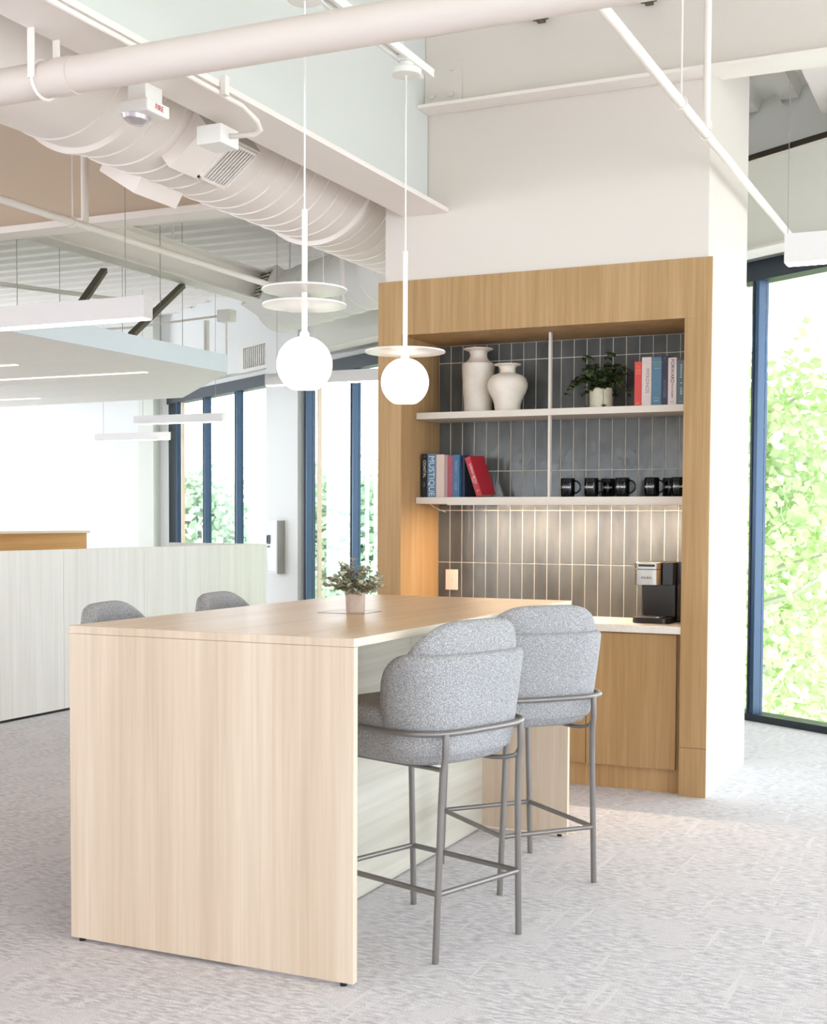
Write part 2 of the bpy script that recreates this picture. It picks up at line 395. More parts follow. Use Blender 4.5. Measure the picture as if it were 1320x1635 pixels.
# shelves
for z0, z1, lb in ((2.005, 2.042, 'upper cream shelf carrying the two vases and the ivy'), (1.518, 1.556, 'lower cream shelf carrying the black mugs')):
    t = thing('shelf', lb, 'shelf', (-.55, 3.56, z0), group='shelves in the coffee niche')
    part('board', MB().box(XO+.004, XP-.001, 3.394, 3.7265, z0, z1), LAM, t, world=True, bevel=.001)
    if z0 < 1.6:
        part('light_lip', MB().box(XO+.2, XP-.002, 3.3965, 3.3995, z0-.007, z0-.0002), LAM, t, world=True)
        part('led_strip', MB().quad((XO+.3,3.535,z0-.001),(XO+.3,3.549,z0-.001),(XP-.03,3.549,z0-.001),(XP-.03,3.535,z0-.001)), LED, t, world=True, label='glowing warm light strip under the shelf')
        part('cable', MB().tube([(XO+.05,3.5,z0-.001),(XO+.03,3.6,z0-.02),(XO+.01,3.72,z0-.03),(XO+.05,3.722,z0-.045)], .002, 6), WHITE, t, world=True, smooth=True)
solo('shelf_divider', MB().box(-.553,-.54,3.40,3.43,2.0425,ZO-.001), LAM, 'thin cream upright divider between the vases and the ivy', 'divider', 'shelf dividers', bevel=.0008)
solo('shelf_divider', MB().box(-.553,-.54,3.40,3.43,1.5565,2.0045), LAM, 'thin cream upright divider between the leaning red book and the mugs', 'divider', 'shelf dividers', bevel=.0008)
# counter and base cabinets
solo('countertop', MB().box(XO+.001, XP-.001, 3.203, 3.7265, .84, .878), STONE, 'cream quartz countertop under the coffee machine', 'countertop', bevel=.001)
t = thing('base_cabinet', 'light oak base cabinet with flat doors below the counter', 'cabinet', (-.55, 3.23, 0))
part('body', MB().box(XO+.001, .219, 3.25, 3.73, .122, .838), OAKD, t, world=True)
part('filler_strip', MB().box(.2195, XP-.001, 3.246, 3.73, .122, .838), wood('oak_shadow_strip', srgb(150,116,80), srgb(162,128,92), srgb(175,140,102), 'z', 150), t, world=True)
part('toe_kick', MB().box(XO+.001, XP-.001, 3.262, 3.73, 0, .121), OAKD, t, world=True)
for a_, b_ in ((-.265,.217), (-.75,-.269), (-1.235,-.754), (-1.35,-1.239)):
    part('door', MB().box(a_, b_, 3.229, 3.2485, .126, .832), OAK, t, world=True, bevel=.0008)

# ------------------------------------------------------------------ island
W_, L_, H_ = 1.072, 2.123, 1.067
t = thing('kitchen_island', 'long pale ash bar height table with solid end panels', 'table', (-W_/2, L_/2, 0))
top = MB(); top.box(-W_, 0, 0, L_, H_-.026, H_)
o = part('tabletop', top, [ASHTOP, ASH, ASHEDGE], t, world=True, bevel=.001)
mi = [0]*6; mi[2] = 1; mi[3] = 2; o.data.polygons.foreach_set('material_index', mi)
e1 = part('end_panel', MB().box(-W_, -.001, .001, .029, .012, H_-.0268), ASH, t, world=True, bevel=.001)
e2 = part('end_panel', MB().box(-W_, -.001, L_-.029, L_-.001, .012, H_-.0268), ASH, t, world=True, bevel=.001)
y0 = .0295
for k, y1 in enumerate((.5, 1.3, L_-.0295)):
    part('modesty_panel', MB().box(-.66, -.41, y0+.001, y1-.001, .006, H_-.027), ASHSHADE, t, world=True)
    y0 = y1
for px_ in (-1.035, -.04):
    part('glide', MB().cyl((px_, .015, 0), (px_, .015, .0118), .011, 12), BLACK, e1, world=True, smooth='edge')
    part('glide', MB().cyl((px_, L_-.015, 0), (px_, L_-.015, .0118), .011, 12), BLACK, e2, world=True, smooth='edge')
part('glide', MB().cyl((-.5, .1, 0), (-.5, .1, .0055), .02, 12), BLACK, t, world=True)
t = thing('power_grommet', 'flush power grommet outline in the tabletop under the small plant', 'power grommet', (-.535, 1.0, H_))
gm = MB()
for a_ in ((-.63,-.44,.915,.919),(-.63,-.44,1.085,1.089),(-.63,-.626,.919,1.085),(-.444,-.44,.919,1.085)): gm.box(a_[0],a_[1],a_[2],a_[3],H_+.0002,H_+.0012)
part('frame', gm, paint(150,140,134), t, world=True)
part('lid', MB().box(-.625,-.445,.92,1.084,H_+.0002,H_+.0009), ASHTOP, t, world=True)

# ------------------------------------------------------------------ stools
def se(a, b, n, ang):
    c, s_ = math.cos(ang), math.sin(ang)
    return (a*math.copysign(abs(c)**(2/n), c), b*math.copysign(abs(s_)**(2/n), s_))
def stool():      # local: faces +x, back at -x
    t = thing('bar_stool', '', 'bar stool')
    n = 48; m = MB(); vs = []; fs = []
    lay = [(.622,.55),(.624,.76),(.636,.87),(.665,.94),(.70,.975),(.75,.99),(.785,.985),(.803,.95),(.812,.86),(.818,.6),(.82,.3)]
    for z, k in lay:
        for i in range(n):
            x, y = se(.268*k, .264*k, 3.5, 2*PI*i/n); vs.append((x+.004, y, z))
    for j in range(len(lay)-1):
        for i in range(n): fs.append((j*n+i, j*n+(i+1) % n, (j+1)*n+(i+1) % n, (j+1)*n+i))
    fs.append(tuple(range(n))[::-1]); fs.append(tuple(range((len(lay)-1)*n, len(lay)*n)))
    m.add(vs, fs); part('seat', m, FABRIC, t, smooth=True)
    def shell(name, phim, N, prof_out, thick, zbot, ztop, rtop, n_exp, lab=None):
        m = MB(); vs = []; rows = None
        for i in range(N+1):
            ph = -phim + 2*phim*i/N; zt = ztop(abs(ph)); zb = zbot(abs(ph))
            ring = []
            K = 9
            for k in range(K+1):       # outer, bottom to top
                f = k/K; z = zb+(zt-rtop-zb)*f; ring.append((prof_out(z), z))
            for k in range(1, 6):
                a_ = PI*k/6; rr = min(rtop, thick/2)
                ring.append((prof_out(zt-rtop)-thick/2+math.cos(a_)*thick/2, zt-rtop+math.sin(a_)*rtop))
            for k in range(K+1):
                f = 1-k/K; z = zb+(zt-rtop-zb)*f; ring.append((prof_out(z)-thick, z))
            for k in range(1, 4):
                a_ = PI*k/4; ring.append((prof_out(zb)-thick/2-math.cos(a_)*thick/2, zb-math.sin(a_)*thick*.3))
            rows = len(ring)
            # rounded free ends: shrink toward the centre line at the first and last steps
            e = min(i, N-i); sh = (0, .55, .85, .97)[e] if e < 4 else 1
            mid = sum(q[0] for q in ring)/rows; midz = (zb+zt)/2
            for d, z in ring:
                d2 = mid+(d-mid)*max(sh,.05); z2 = midz+(z-midz)*(1-(1-sh)*.06)
                x, y = se(1, 1, n_exp, PI+ph); L = 1.0
                vs.append((x*d2, y*d2*.985, z2))
        fs = []
        for i in range(N):
            for k in range(rows): fs.append((i*rows+k, (i+1)*rows+k, (i+1)*rows+(k+1) % rows, i*rows+(k+1) % rows))
        fs.append(tuple(range(rows))); fs.append(tuple(range(N*rows, (N+1)*rows))[::-1])
        m.add(vs, fs); return part(name, m, FABRIC, t, smooth=True, label=lab)
    def outer(z):
        p = [(.60,.225),(.63,.245),(.66,.257),(.70,.266),(.75,.272),(.85,.284),(.95,.294),(1.0,.297),(1.2,.30)]
        for (z0,r0),(z1,r1) in zip(p, p[1:]):
            if z <= z1: return r0+(r1-r0)*max(0,(z-z0))/(z1-z0)
        return .3
    def zt(a):      # band top, falling in a quarter round to the arm ends
        x = -.29*math.copysign(abs(math.cos(a))**(2/3.4), math.cos(a)); f = min(1, max(0, (x+.20)/.17))
        return .80+.195*math.sqrt(max(0, 1-f**2.3))
    shell('back_band', R(89), 64, outer, .05, lambda a: .668, zt, .018, 3.4)
    def zt2(a): return 1.10-.125*min(1, a/R(72))**2.6
    shell('back_cushion', R(72), 36, lambda z: outer(z)-.022-.12*max(0, z-1.0), .05, lambda a: .80, zt2, .024, 3.4)
    # metal frame: ring around the shell and four legs
    pts = []
    for i in range(61):
        ph = -R(150)+2*R(150)*i/60; x, y = se(.285, .283, 3.8, PI+ph); pts.append((x, y, .742))
    part('support_ring', MB().tube(pts, .0105, 10), METAL, t, smooth=True)
    def leg(sx, sy):
        top_ = (-.272, sy*.188, .742) if sx < 0 else (.245, sy*.20, .742)
        pts = [top_, (top_[0]*1.0, sy*.190, .66), (sx*.262, sy*.191, .61), (sx*.258, sy*.194, .5), (sx*.252, sy*.211, 0)]
        if sx > 0: pts = [(.205, sy*.188, .63), (.235, sy*.19, .615), (.243, sy*.191, .58), (.245, sy*.194, .5), (.247, sy*.211, .0)]
        part('leg', MB().tube(pts, .0112, 12), METAL, t, smooth='edge')
    for sx in (-1, 1):
        for sy in (-1, 1): leg(sx, sy)
    z = .223; r = .0095
    f_ = lambda sx, sy: (sx*(.2545 if sx < 0 else .247), sy*.2035, z)
    for a_, b_ in ((f_(-1,-1), f_(-1,1)), (f_(1,-1), f_(1,1)), (f_(-1,-1), f_(1,-1)), (f_(-1,1), f_(1,1))):
        part('footrest_bar', MB().cyl(a_, b_, r, 12), METAL, t, smooth='edge')
    for sy in (-1, 1):
        part('seat_rail', MB().tube([(-.264, sy*.19, .645), (-.255, sy*.183, .626), (-.225, sy*.165, .617), (-.18, sy*.15, .614), (.20, sy*.15, .614), (.24, sy*.185, .617)], .008, 10), METAL, t, smooth=True)
    return t
st0 = stool()
spots = [(-.034, .595, 161, 'grey boucle bar stool nearest the camera at the right of the island'),
         (-.0085, 1.447, 139.6, 'grey boucle bar stool on the island right side nearest the coffee niche'),
         (-1.20, .70, 12, 'grey boucle stool behind the island left side, nearer of the two'),
         (-1.20, 1.47, 8, 'grey boucle stool behind the island left side, farther of the two')]
for i, (x, y, a_, lb) in enumerate(spots):
    o = st0 if i == 0 else dup(st0)
    o.location = (x, y, 0); o.rotation_euler = (0, 0, R(a_)); o['label'] = lb; o['group'] = 'bar stools around the island'

# ------------------------------------------------------------------ plants
def leaf_quads(m, p, d, w, up=Vector((0,0,1)), bend=.25):
    d = Vector(d); L = d.length; t_ = d.normalized(); s_ = t_.cross(up)
    if s_.length < .05: s_ = t_.cross(Vector((1,0,0)))
    s_.normalize(); nn = s_.cross(t_).normalized(); p = Vector(p)
    c1 = p+d*.3-nn*L*.02; c2 = p+d*.65-nn*L*bend*.3; tip = p+d-nn*L*bend
    vs = [p, c1+s_*w*.5+nn*w*.12, c1, c1-s_*w*.5+nn*w*.12, c2+s_*w*.42+nn*w*.1, c2, c2-s_*w*.42+nn*w*.1, tip]
    m.add(vs, [(0,2,1),(0,3,2),(1,2,5,4),(2,3,6,5),(4,5,7),(5,6,7)])
rnd = random.Random(3)
t = thing('potted_plant', 'small sage green bushy plant in a taupe square pot on the island', 'potted plant', (-.51, 1.0, H_+.001))
pr = [(.0,0),(.034,0),(.036,.004),(.0385,.076),(.0395,.078),(.036,.078),(.035,.066),(0,.066)]
part('pot', MB().lathe(pr, 36), POTM, t, smooth='edge')
part('soil', MB().lathe([(0,.06),(.034,.0665),(.0,.068)], 20), SOIL, t)
ml, ms = MB(), MB()
for i in range(44):
    az = rnd.uniform(0, 2*PI); el = rnd.uniform(.2, 1.45) if i > 10 else rnd.uniform(.0,.4); L = rnd.uniform(.075, .13)*(1 if el < 1 else 1.02)
    d = Vector((math.cos(az)*math.cos(el), math.sin(az)*math.cos(el), math.sin(el)))
    p0 = Vector((d.x*.02, d.y*.02, .067)); pts = []
    for k in range(7):
        f = k/6; pts.append(p0+d*L*f+Vector((0,0,.018*math.sin(f*2.2)-.01*f*f)))
    ms.tube(pts, [.0016*(1-.5*k/6) for k in range(7)], 5)
    for k in range(1, 7):
        for q in range(4):
            a2 = rnd.uniform(0, 2*PI); dd = (d*.5+Vector((math.cos(a2), math.sin(a2), rnd.uniform(-.3,.9)))).normalized()*rnd.uniform(.018,.031)
            leaf_quads(ml, pts[k], dd, rnd.uniform(.013,.02))
part('stems', ms, STEM, t, smooth=True); f = part('foliage', ml, SAGE, t, smooth=True); f['kind'] = 'stuff'
t = thing('potted_plant', 'dark green trailing ivy in a cream pot on the upper shelf', 'potted plant', (-.292, 3.53, 2.0425))
pr = [(0,0),(.056,0),(.061,.005),(.062,.105),(.0625,.112),(.059,.112),(.058,.098),(0,.098)]
part('pot', MB().lathe(pr, 36), POTC, t, smooth='edge')
part('soil', MB().lathe([(0,.09),(.057,.099),(.0,.101)], 20), SOIL, t)
ml, ms = MB(), MB()
vines = []
for i in range(22):
    az = rnd.uniform(0, 2*PI); L = rnd.uniform(.08,.17); h = rnd.uniform(.05,.17)
    vines.append((az, L, h, rnd.uniform(.0,.08)))
vines += [(PI*1.02,.2,.10,.10),(PI*.96,.17,.12,.06),(-.05,.155,.14,.15),(.1,.14,.16,.03),(-1.2,.10,.05,.19),(-1.75,.085,.03,.16),(-2.1,.10,.04,.20),(PI*.9,.12,.2,.0),(.5,.08,.2,-.02)]
for az, L, h, drop in vines:
    pts = []
    for k in range(9):
        f = k/8; q = Vector((math.cos(az)*L*f, math.sin(az)*L*f*.8, .10+h*math.sin(min(1, f*1.15)*PI*.62)-drop*f*f))
        q.y = min(q.y, .16); rr_ = math.hypot(q.x, q.y)
        if rr_ < .075 and q.z < .11 and k > 1: q.z = max(q.z, .115)
        if q.z < .012: q.z = .012
        pts.append(q)
    ms.tube(pts, .0014, 5)
    for k in range(1, 9):
        for q in range(3):
            a2 = rnd.uniform(0, 2*PI); dd = Vector((math.cos(a2), math.sin(a2)*.8-.2, rnd.uniform(-.9,.3))).normalized()*rnd.uniform(.022,.038)
            pp = pts[k]
            if pp.z+dd.z < .005: dd.z = .006-pp.z
            leaf_quads(ml, pp, dd, rnd.uniform(.02,.03), bend=.15)
part('stems', ms, STEM, t, smooth=True); f = part('foliage', ml, IVY, t, smooth=True); f['kind'] = 'stuff'

# ------------------------------------------------------------------ vases
solo('vase', MB().lathe([(0,2.0425),(.079,2.0425),(.081,2.047),(.083,2.10),(.0885,2.18),(.0935,2.26),(.0955,2.318),(.094,2.330),(.076,2.338),(.068,2.345),(.056,2.358),(.049,2.374),(.049,2.39),(.056,2.402),(.084,2.412),(.087,2.4165),(.084,2.419),(.05,2.408),(.04,2.39),(.04,2.36),(0,2.35)], 56, (-1.046,3.592,0)), CERAM,
     'tall straight-sided cream ceramic vase with a flared lip', 'vase', 'ceramic vases on the upper shelf', smooth='edge')
solo('vase', MB().lathe([(0,2.0425),(.070,2.0425),(.072,2.047),(.075,2.08),(.083,2.11),(.104,2.15),(.1135,2.178),(.1145,2.20),(.106,2.228),(.088,2.247),(.06,2.256),(.047,2.259),(.0445,2.266),(.0445,2.288),(.052,2.299),(.074,2.305),(.077,2.309),(.074,2.312),(.045,2.303),(.037,2.28),(.037,2.25),(0,2.24)], 56, (-.838,3.52,0)), CERAM,
     'short round-bellied cream ceramic vase with a flared lip', 'vase', 'ceramic vases on the upper shelf', smooth='edge')

# ------------------------------------------------------------------ books
def spineM(x, y, z, rotdown=True):      # text plane facing -y, reading top to bottom
    return Matrix.Translation((x, y, z)) @ Matrix.Rotation(PI/2, 4, 'X') @ Matrix.Rotation(-PI/2, 4, 'Z')
def flatM(x, y, z): return Matrix.Translation((x, y, z)) @ Matrix.Rotation(PI/2, 4, 'X')
def book(w, h, d, col, label, texts, x0, y, z, tilt=0, group=None):
    t = thing('book', label, 'book', (x0+w/2, y, z), group=group)
    c = MB(); b = .0022
    c.box(-w/2, w/2, 0, b, 0, h); c.box(-w/2, -w/2+b, b, d, 0, h); c.box(w/2-b, w/2, b, d, 0, h)
    part('cover', c, paint(*col, .45), t, bevel=.0006)
    part('pages', MB().box(-w/2+b+.0002, w/2-b-.0002, b+.0004, d-.004, .003, h-.003), paint(232,226,212,.9), t)
    for (body, size, zc, tc_, kind, sx) in texts:
        M_ = spineM(sx, -.0007, zc) if kind == 'v' else flatM(sx, -.0007, zc)
        text(body, size, M_, paint(*tc_), t, 'title')
    if tilt: t.rotation_euler = (0, tilt, 0); t.location = (x0+w/2, y, z)
    return t
zb = 1.5565; YB = 3.452; gb = 'books on the lower shelf'
book(.036, .252, .19, (24,26,34), 'black book with COASTAL on its spine, leftmost on the lower shelf', [('COASTAL', .023, .165, (226,222,212), 'v', 0), ('Living', .011, .075, (150,150,160), 'v', 0), ('*', .016, .235, (226,222,212), 'h', 0)], -1.3405, YB, zb, group=gb)
book(.054, .251, .2, (96,128,158), 'blue book with MUSTIQUE in big pale letters on the spine', [('MUSTIQUE', .049, .123, (206,218,226), 'v', -.002)], -1.3035, YB, zb, group=gb)
book(.05, .247, .2, (214,194,184), 'thick blank pale pink book on the lower shelf', [], -1.2485, YB, zb, group=gb)
book(.019, .243, .2, (188,160,164), 'narrow mauve book between the pale pink and dusty red books', [], -1.1975, YB+.01, zb, group=gb)
book(.032, .238, .19, (158,72,86), 'dusty red book left of the blue book on the lower shelf', [('* * *', .012, .12, (190,120,128), 'v', 0)], -1.1775, YB, zb, group=gb)
book(.041, .244, .2, (58,104,142), 'mid blue book with small pale lettering on the lower shelf', [('THE BEACH', .014, .175, (150,176,194), 'v', 0), ('|', .02, .118, (150,176,194), 'h', 0), ('HOUSE', .014, .065, (150,176,194), 'v', 0)], -1.1445, YB, zb, group=gb)
book(.02, .242, .2, (22,38,66), 'dark navy book behind the leaning red book', [], -1.1025, YB+.03, zb, group=gb)
# the leaning red book: turned a little so that its cover shows
t = thing('book', 'thick red book leaning left with white lettering', 'book', (-1.012, YB-.01, zb+.0005), group=gb)
w, h, d, b = .036, .236, .17, .003; c = MB(); c.box(0, w, 0, b, 0, h); c.box(0, b, b, d, 0, h); c.box(w-b, w, b, d, 0, h)
part('cover', c, paint(178,34,50,.4), t, bevel=.001)
part('pages', MB().box(b+.0002, w-b-.0002, b+.0004, d-.004, .003, h-.003), paint(226,220,208,.9), t)
text('SARAH BETH', .021, spineM(w*.62, -.0007, h*.57), paint(226,200,196), t, 'title'); text('recipes', .012, spineM(w*.28, -.0007, h*.42), paint(226,200,196), t, 'title'); text('A', .02, spineM(w*.55, -.0007, h*.14), paint(226,170,140), t, 'title')
t.rotation_mode = 'XYZ'; t.matrix_basis = Matrix.Translation((-.996, YB+.002, zb+.0005)) @ Matrix.Rotation(R(-19), 4, 'Y') @ Matrix.Rotation(R(-7), 4, 'Z')
zb = 2.0425; YB = 3.45; gb = 'books on the upper shelf'
book(.038, .24, .19, (208,62,58), 'bright red book with orange lettering, left end of upper shelf row', [('THE', .011, .213, (246,170,90), 'h', 0), ('&', .010, .206-.004, (246,170,90), 'h', 0), ('ALPS', .013, .192, (246,170,90), 'h', 0), ('TRAVEL', .009, .177, (246,170,90), 'h', 0), ('i', .012, .03, (246,170,90), 'h', 0), ('ooo', .012, .018, (246,190,110), 'h', 0)], -.081, YB, zb, group=gb)
book(.052, .262, .2, (214,198,192), 'pale pink book with MYKONOS on its spine', [('MYKONOS', .027, .135, (140,112,116), 'v', .004)], -.0415, YB, zb, group=gb)
book(.054, .26, .2, (78,116,144), 'steel blue book with small yellow lines of lettering', [('WONDERS', .011, .232, (176,176,120), 'h', 0), ('OF THE SEA', .0085, .219, (176,176,120), 'h', 0), ('field guide', .008, .2, (206,214,220), 'h', .004), ('PRESS', .011, .04, (176,176,120), 'h', 0), ('www', .012, .028, (206,214,200), 'h', 0)], .012, YB, zb, group=gb)
book(.032, .264, .2, (34,34,62), 'black and navy book with dim lettering on the upper shelf', [('VOYAGES', .022, .09, (112,104,128), 'v', 0), ('*', .014, .25, (170,168,176), 'h', 0)], .0675, YB, zb, group=gb)
book(.046, .253, .2, (222,204,202), 'white book with bold black FORWARD lettering', [('FORWARD', .026, .181, (32,32,40), 'v', 0), ('IN A HURRY', .014, .075, (56,52,60), 'v', 0), ('press', .007, .02, (90,80,90), 'h', 0)], .101, YB, zb, group=gb)
book(.046, .239, .19, (84,104,110), 'teal grey book with white script, right end of upper shelf row', [('Adventures', .016, .18, (206,224,232), 'v', 0), ('o', .016, .118, (240,244,246), 'h', 0), ('GUIDE', .014, .075, (206,224,232), 'v', 0), ('-----', .012, .02, (226,230,232), 'h', 0)], .149, YB, zb, group=gb)

# ------------------------------------------------------------------ mugs
MUG = mat('black_glaze', srgb(10,11,15), .12, 0, .3); MUGT = paint(244,246,248)
def mug(withtext=True):
    t = thing('mug', '', 'mug', (0,0,0))
    part('cup', MB().lathe([(0,.003),(.034,.003),(.035,0),(.037,.003),(.0395,.009),(.0395,.101),(.0388,.103),(.0372,.1035),(.036,.101),(.036,.01),(0,.008)], 36), MUG, t, smooth='edge')
    pts = [(.0385+.034*math.sin(PI*k/12), 0, .0545+.034*math.cos(PI*k/12)) for k in range(13)]
    part('handle', MB().tube(pts, .0052, 8), MUG, t, smooth=True)
    if withtext:
        M_ = flatM(0, 0, .054)
        o = text('::thread', .0195, M_, MUGT, t, 'lettering', extrude=.0004)
        for v in o.data.vertices:       # wrap on the cup
            a_ = v.co.x/.0397; r_ = .0401 - v.co.y*.5
            v.co.x, v.co.y = r_*math.sin(a_)*1.0, -r_*math.cos(a_)
    return t
mg = mug(); mug_names = ['first black mug from the divider, front row', 'second black mug from the divider, front row', 'middle black mug of the front row', 'fourth black mug from the divider, front row', 'black mug half hidden by the right jamb, front row']
mxs = [-.458, -.322, -.148, .015, .162]
def rot_text(o, a):
    pass
for i, x in enumerate(mxs):
    o = mg if i == 0 else dup(mg); o.location = (x, 3.47, 1.5565); o.rotation_euler = (0,0,R(-2-(i%2)*10)); o['label'] = mug_names[i]; o['group'] = 'black mugs on the lower shelf'
for ch in mg.children:
    pass
for i, x in enumerate([-.262, .085]):
    o = dup(mg); o.location = (x, 3.585, 1.5565); o.rotation_euler = (0,0,R(8)); o['group'] = 'black mugs on the lower shelf'
    o['label'] = ['black mug behind, between the second and middle front mugs', 'black mug behind, right of the fourth front mug'][i]

# ------------------------------------------------------------------ coffee machine and outlet
t = thing('coffee_machine', 'black single serve coffee machine with brushed steel head on the counter', 'coffee machine', (.065, 3.5, .8785))
def rrect(x0, x1, y0, y1, r, n=6):
    out = []
    for cx, cy, a0 in ((x1-r,y1-r,0),(x0+r,y1-r,PI/2),(x0+r,y0+r,PI),(x1-r,y0+r,3*PI/2)):
        for k in range(n+1): a_ = a0+PI/2*k/n; out.append((cx+r*math.cos(a_), cy+r*math.sin(a_)))
    return out
base = part('base', MB().prism(rrect(-.125,.085,-.15,.12,.045), 0, .03), BLACK, t, bevel=.003, smooth='edge')
part('drip_tray', MB().prism(rrect(-.115,.04,-.14,-.02,.035), .0302, .036), mat('tray_steel', srgb(150,148,146), .3, .9), base, smooth='edge')
part('body', MB().prism(rrect(-.10,.09,-.03,.12,.012), .0305, .325), BLACK, t, bevel=.003, smooth='edge')
part('reservoir', MB().box(.0905,.155,-.02,.11,.004,.322), mat('smoked_tank', srgb(40,26,20), .12), t, bevel=.004)
hd = part('brew_head', MB().prism(rrect(-.122,.03,-.135,-.0305,.05), .205, .287), STAIN, t, smooth='edge', bevel=.001, label='brushed steel brew head')
part('lid', MB().prism(rrect(-.122,.03,-.135,-.0305,.05), .2885, .325), STAIN, t, smooth='edge', bevel=.002)
part('head_side', MB().box(.031,.089,-.1,-.0305,.205,.325), BLACK, t, bevel=.003)
part('handle', MB().box(-.09,-.0,-.143,-.1355,.303,.316), BLACK, t, bevel=.002)
text('KEURIG', .017, flatM(-.045, -.1362, .243), paint(40,38,38), hd)
t = thing('outlet_plate', 'ivory wall outlet plate on the tiles at left', 'outlet', (-1.262, 3.7265, 1.007))
part('plate', MB().box(-.040,.040,-.006,0,0,.122), PLATEP, t, bevel=.002)
part('insert', MB().box(-.018,.018,-.0085,-.0062,.026,.096), PLATEP, t, bevel=.001)
part('screw', MB().cyl((0,-.0092,.061),(0,-.0087,.061),.003,10), STAIN, t)

# ------------------------------------------------------------------ pendants and track
def pendant(y, gz, discs, stem_top, canopy_z, label):
    x = -.53; t = thing('globe_pendant', label, 'pendant lamp', (x, y, canopy_z), group='opal globe pendants over the island')
    rg = .1; pr = []
    for k in range(25):
        a_ = -R(62)+(R(62)+PI/2)*k/24; pr.append((rg*math.cos(a_), rg*math.sin(a_)))
    pr = [(0, -rg*math.sin(R(62)))]+pr
    part('globe', MB().lathe(pr, 40, (x,y,gz)), GLOBE, t, smooth='edge', world=True, label='lit white opal globe with flat bottom')
    part('globe_cap', MB().lathe([(.0,.096),(.017,.096),(.017,.112),(.011,.120),(0,.120)], 24, (x,y,gz)), WHITE, t, smooth='edge', world=True)
    part('stem', MB().cyl((x,y,gz+.12),(x,y,stem_top), .0102, 16), WHITE, t, smooth='edge', world=True)
    for dz, r_ in discs:
        pr = [(.012,.002)]
        for k in range(1, 14):
            pr.append((.012+(r_-.012)*k/14, .002+(.0035 if k % 2 else 0)+.004*(k/14)))
        pr += [(r_,.009),(r_+.001,.006),(r_,.003),(.012,-.003)]
        part('disc', MB().lathe(pr, 56, (x,y,dz)), DISC, t, smooth='edge', world=True, label='ribbed glass disc')
    part('cord', MB().cyl((x,y,stem_top),(x,y,canopy_z), .0032, 8), WHITE, t, smooth='edge', world=True)
    part('canopy', MB().lathe([(.02,0),(.06,0),(.064,.006),(.064,.022),(.06,.026),(.03,.03),(.03,.05),(.0,.05)], 32, (x,y,canopy_z)), WHITE, t, smooth='edge', world=True)
    return t
pendant(.636, 1.98, [(2.239,.153),(2.185,.151)], 2.53, 3.26, 'opal globe pendant with two ribbed discs, nearer the camera')
pendant(1.486, 2.0, [(2.12,.168)], 2.541, 3.262, 'opal globe pendant with one ribbed disc, nearer the niche')
t = thing('lighting_track', 'white ceiling lighting track the globe pendants hang from', 'lighting track', (-.53, .5, 3.31))
m = MB(); m.box(-.562,-.546,-1.6,1.70,3.315,3.35); m.box(-.514,-.498,-1.6,1.70,3.315,3.35); m.box(-.546,-.514,-1.6,1.70,3.338,3.35)
part('track', m, WHITE, t, world=True, bevel=.001)
for yy in (-1.0, 1.45): part('hanger_rod', MB().cyl((-.53,yy,3.351),(-.53,yy,ZD), .004, 8), WHITE, t, world=True)
for yy in (.636, 1.486): part('adapter', MB().box(-.556,-.504,yy-.05,yy+.05,3.3125,3.336), WHITE, t, world=True, bevel=.004)

# ------------------------------------------------------------------ overhead steel
t = thing('ceiling_beam', 'long white steel beam running from the top left down to the niche wall', 'beam', (-1.21, -2, 3.12))
part('flange', MB().box(-1.345,-1.075,-7.9,3.21,3.12,3.145), STEELW, t, world=True)
part('flange', MB().box(-1.345,-1.075,-7.9,3.20,4.27,4.295), STEELW, t, world=True)
part('web', MB().box(-1.218,-1.202,-7.9,3.205,3.1455,4.2695), mat('beam_web', srgb(214,217,212), .6), t, world=True)
t = thing('ceiling_beam', 'white steel beam crossing above the niche wall to the right', 'beam', (1.2, 3.14, 3.66))
part('flange', MB().box(-1.20,5.0,3.06,3.208,3.66,3.678), STEELW, t, world=True)
part('web', MB().box(-1.20,5.0,3.17,3.208,3.6785,4.0745), CREAMW, t, world=True)
part('flange', MB().box(-1.20,5.0,3.11,3.208,4.075,4.09), STEELW, t, world=True)
pl = part('splice_plate', MB().box(-1.2,-.98,3.158,3.169,3.70,3.93), CREAMW, t, world=True)
for bx in (-1.15,-1.04):
    for bz in (3.745, 3.885): part('bolt', MB().cyl((bx,3.157,bz),(bx,3.143,bz), .017, 8), CREAMW, pl, world=True)
solo('ceiling_beam', MB().box(.36,5,3.3,3.45,3.72,3.86), STEELW, 'second white steel member right of the white column top', 'beam')
struct('wall_upper', MB().box(-1.2,5.0,3.175,3.208,4.0905,ZD+.02), CREAMW)
t = thing('ceiling_beam', 'shade-brown steel girder crossing the left ceiling behind the round duct', 'beam', (-8, 3.65, 3.37))
part('web', MB().box(-15.9,-2.42,3.66,3.69,3.4305,ZD), BROWNC, t, world=True)
part('flange', MB().box(-15.9,-2.42,3.58,3.77,3.385,3.43), STEELW, t, world=True)
t = thing('ceiling_beam', 'white steel beam above the ceiling cloud running towards the windows', 'beam', (-5.15, 7, 3.6))
part('flange', MB().box(-5.25,-5.05,3.8,8.9,3.6,3.615), STEELW, t, world=True)
part('web', MB().box(-5.158,-5.142,3.8,8.9,3.6155,3.8895), STEELW, t, world=True)
part('flange', MB().box(-5.25,-5.05,3.8,8.9,3.89,3.905), STEELW, t, world=True)
for hy in (4.2,6.4,8.5): part('hanger_rod', MB().cyl((-5.15,hy,3.9055),(-5.15,hy,ZD),.01,8), STEELW, t, world=True)
t = thing('ceiling_beam', 'slim pinkish white cross beam under the ribbed deck', 'beam', (-6, 5.75, 3.8))
part('flange', MB().box(-12,-2.6,5.68,5.84,3.93,3.942), DUCTM, t, world=True)
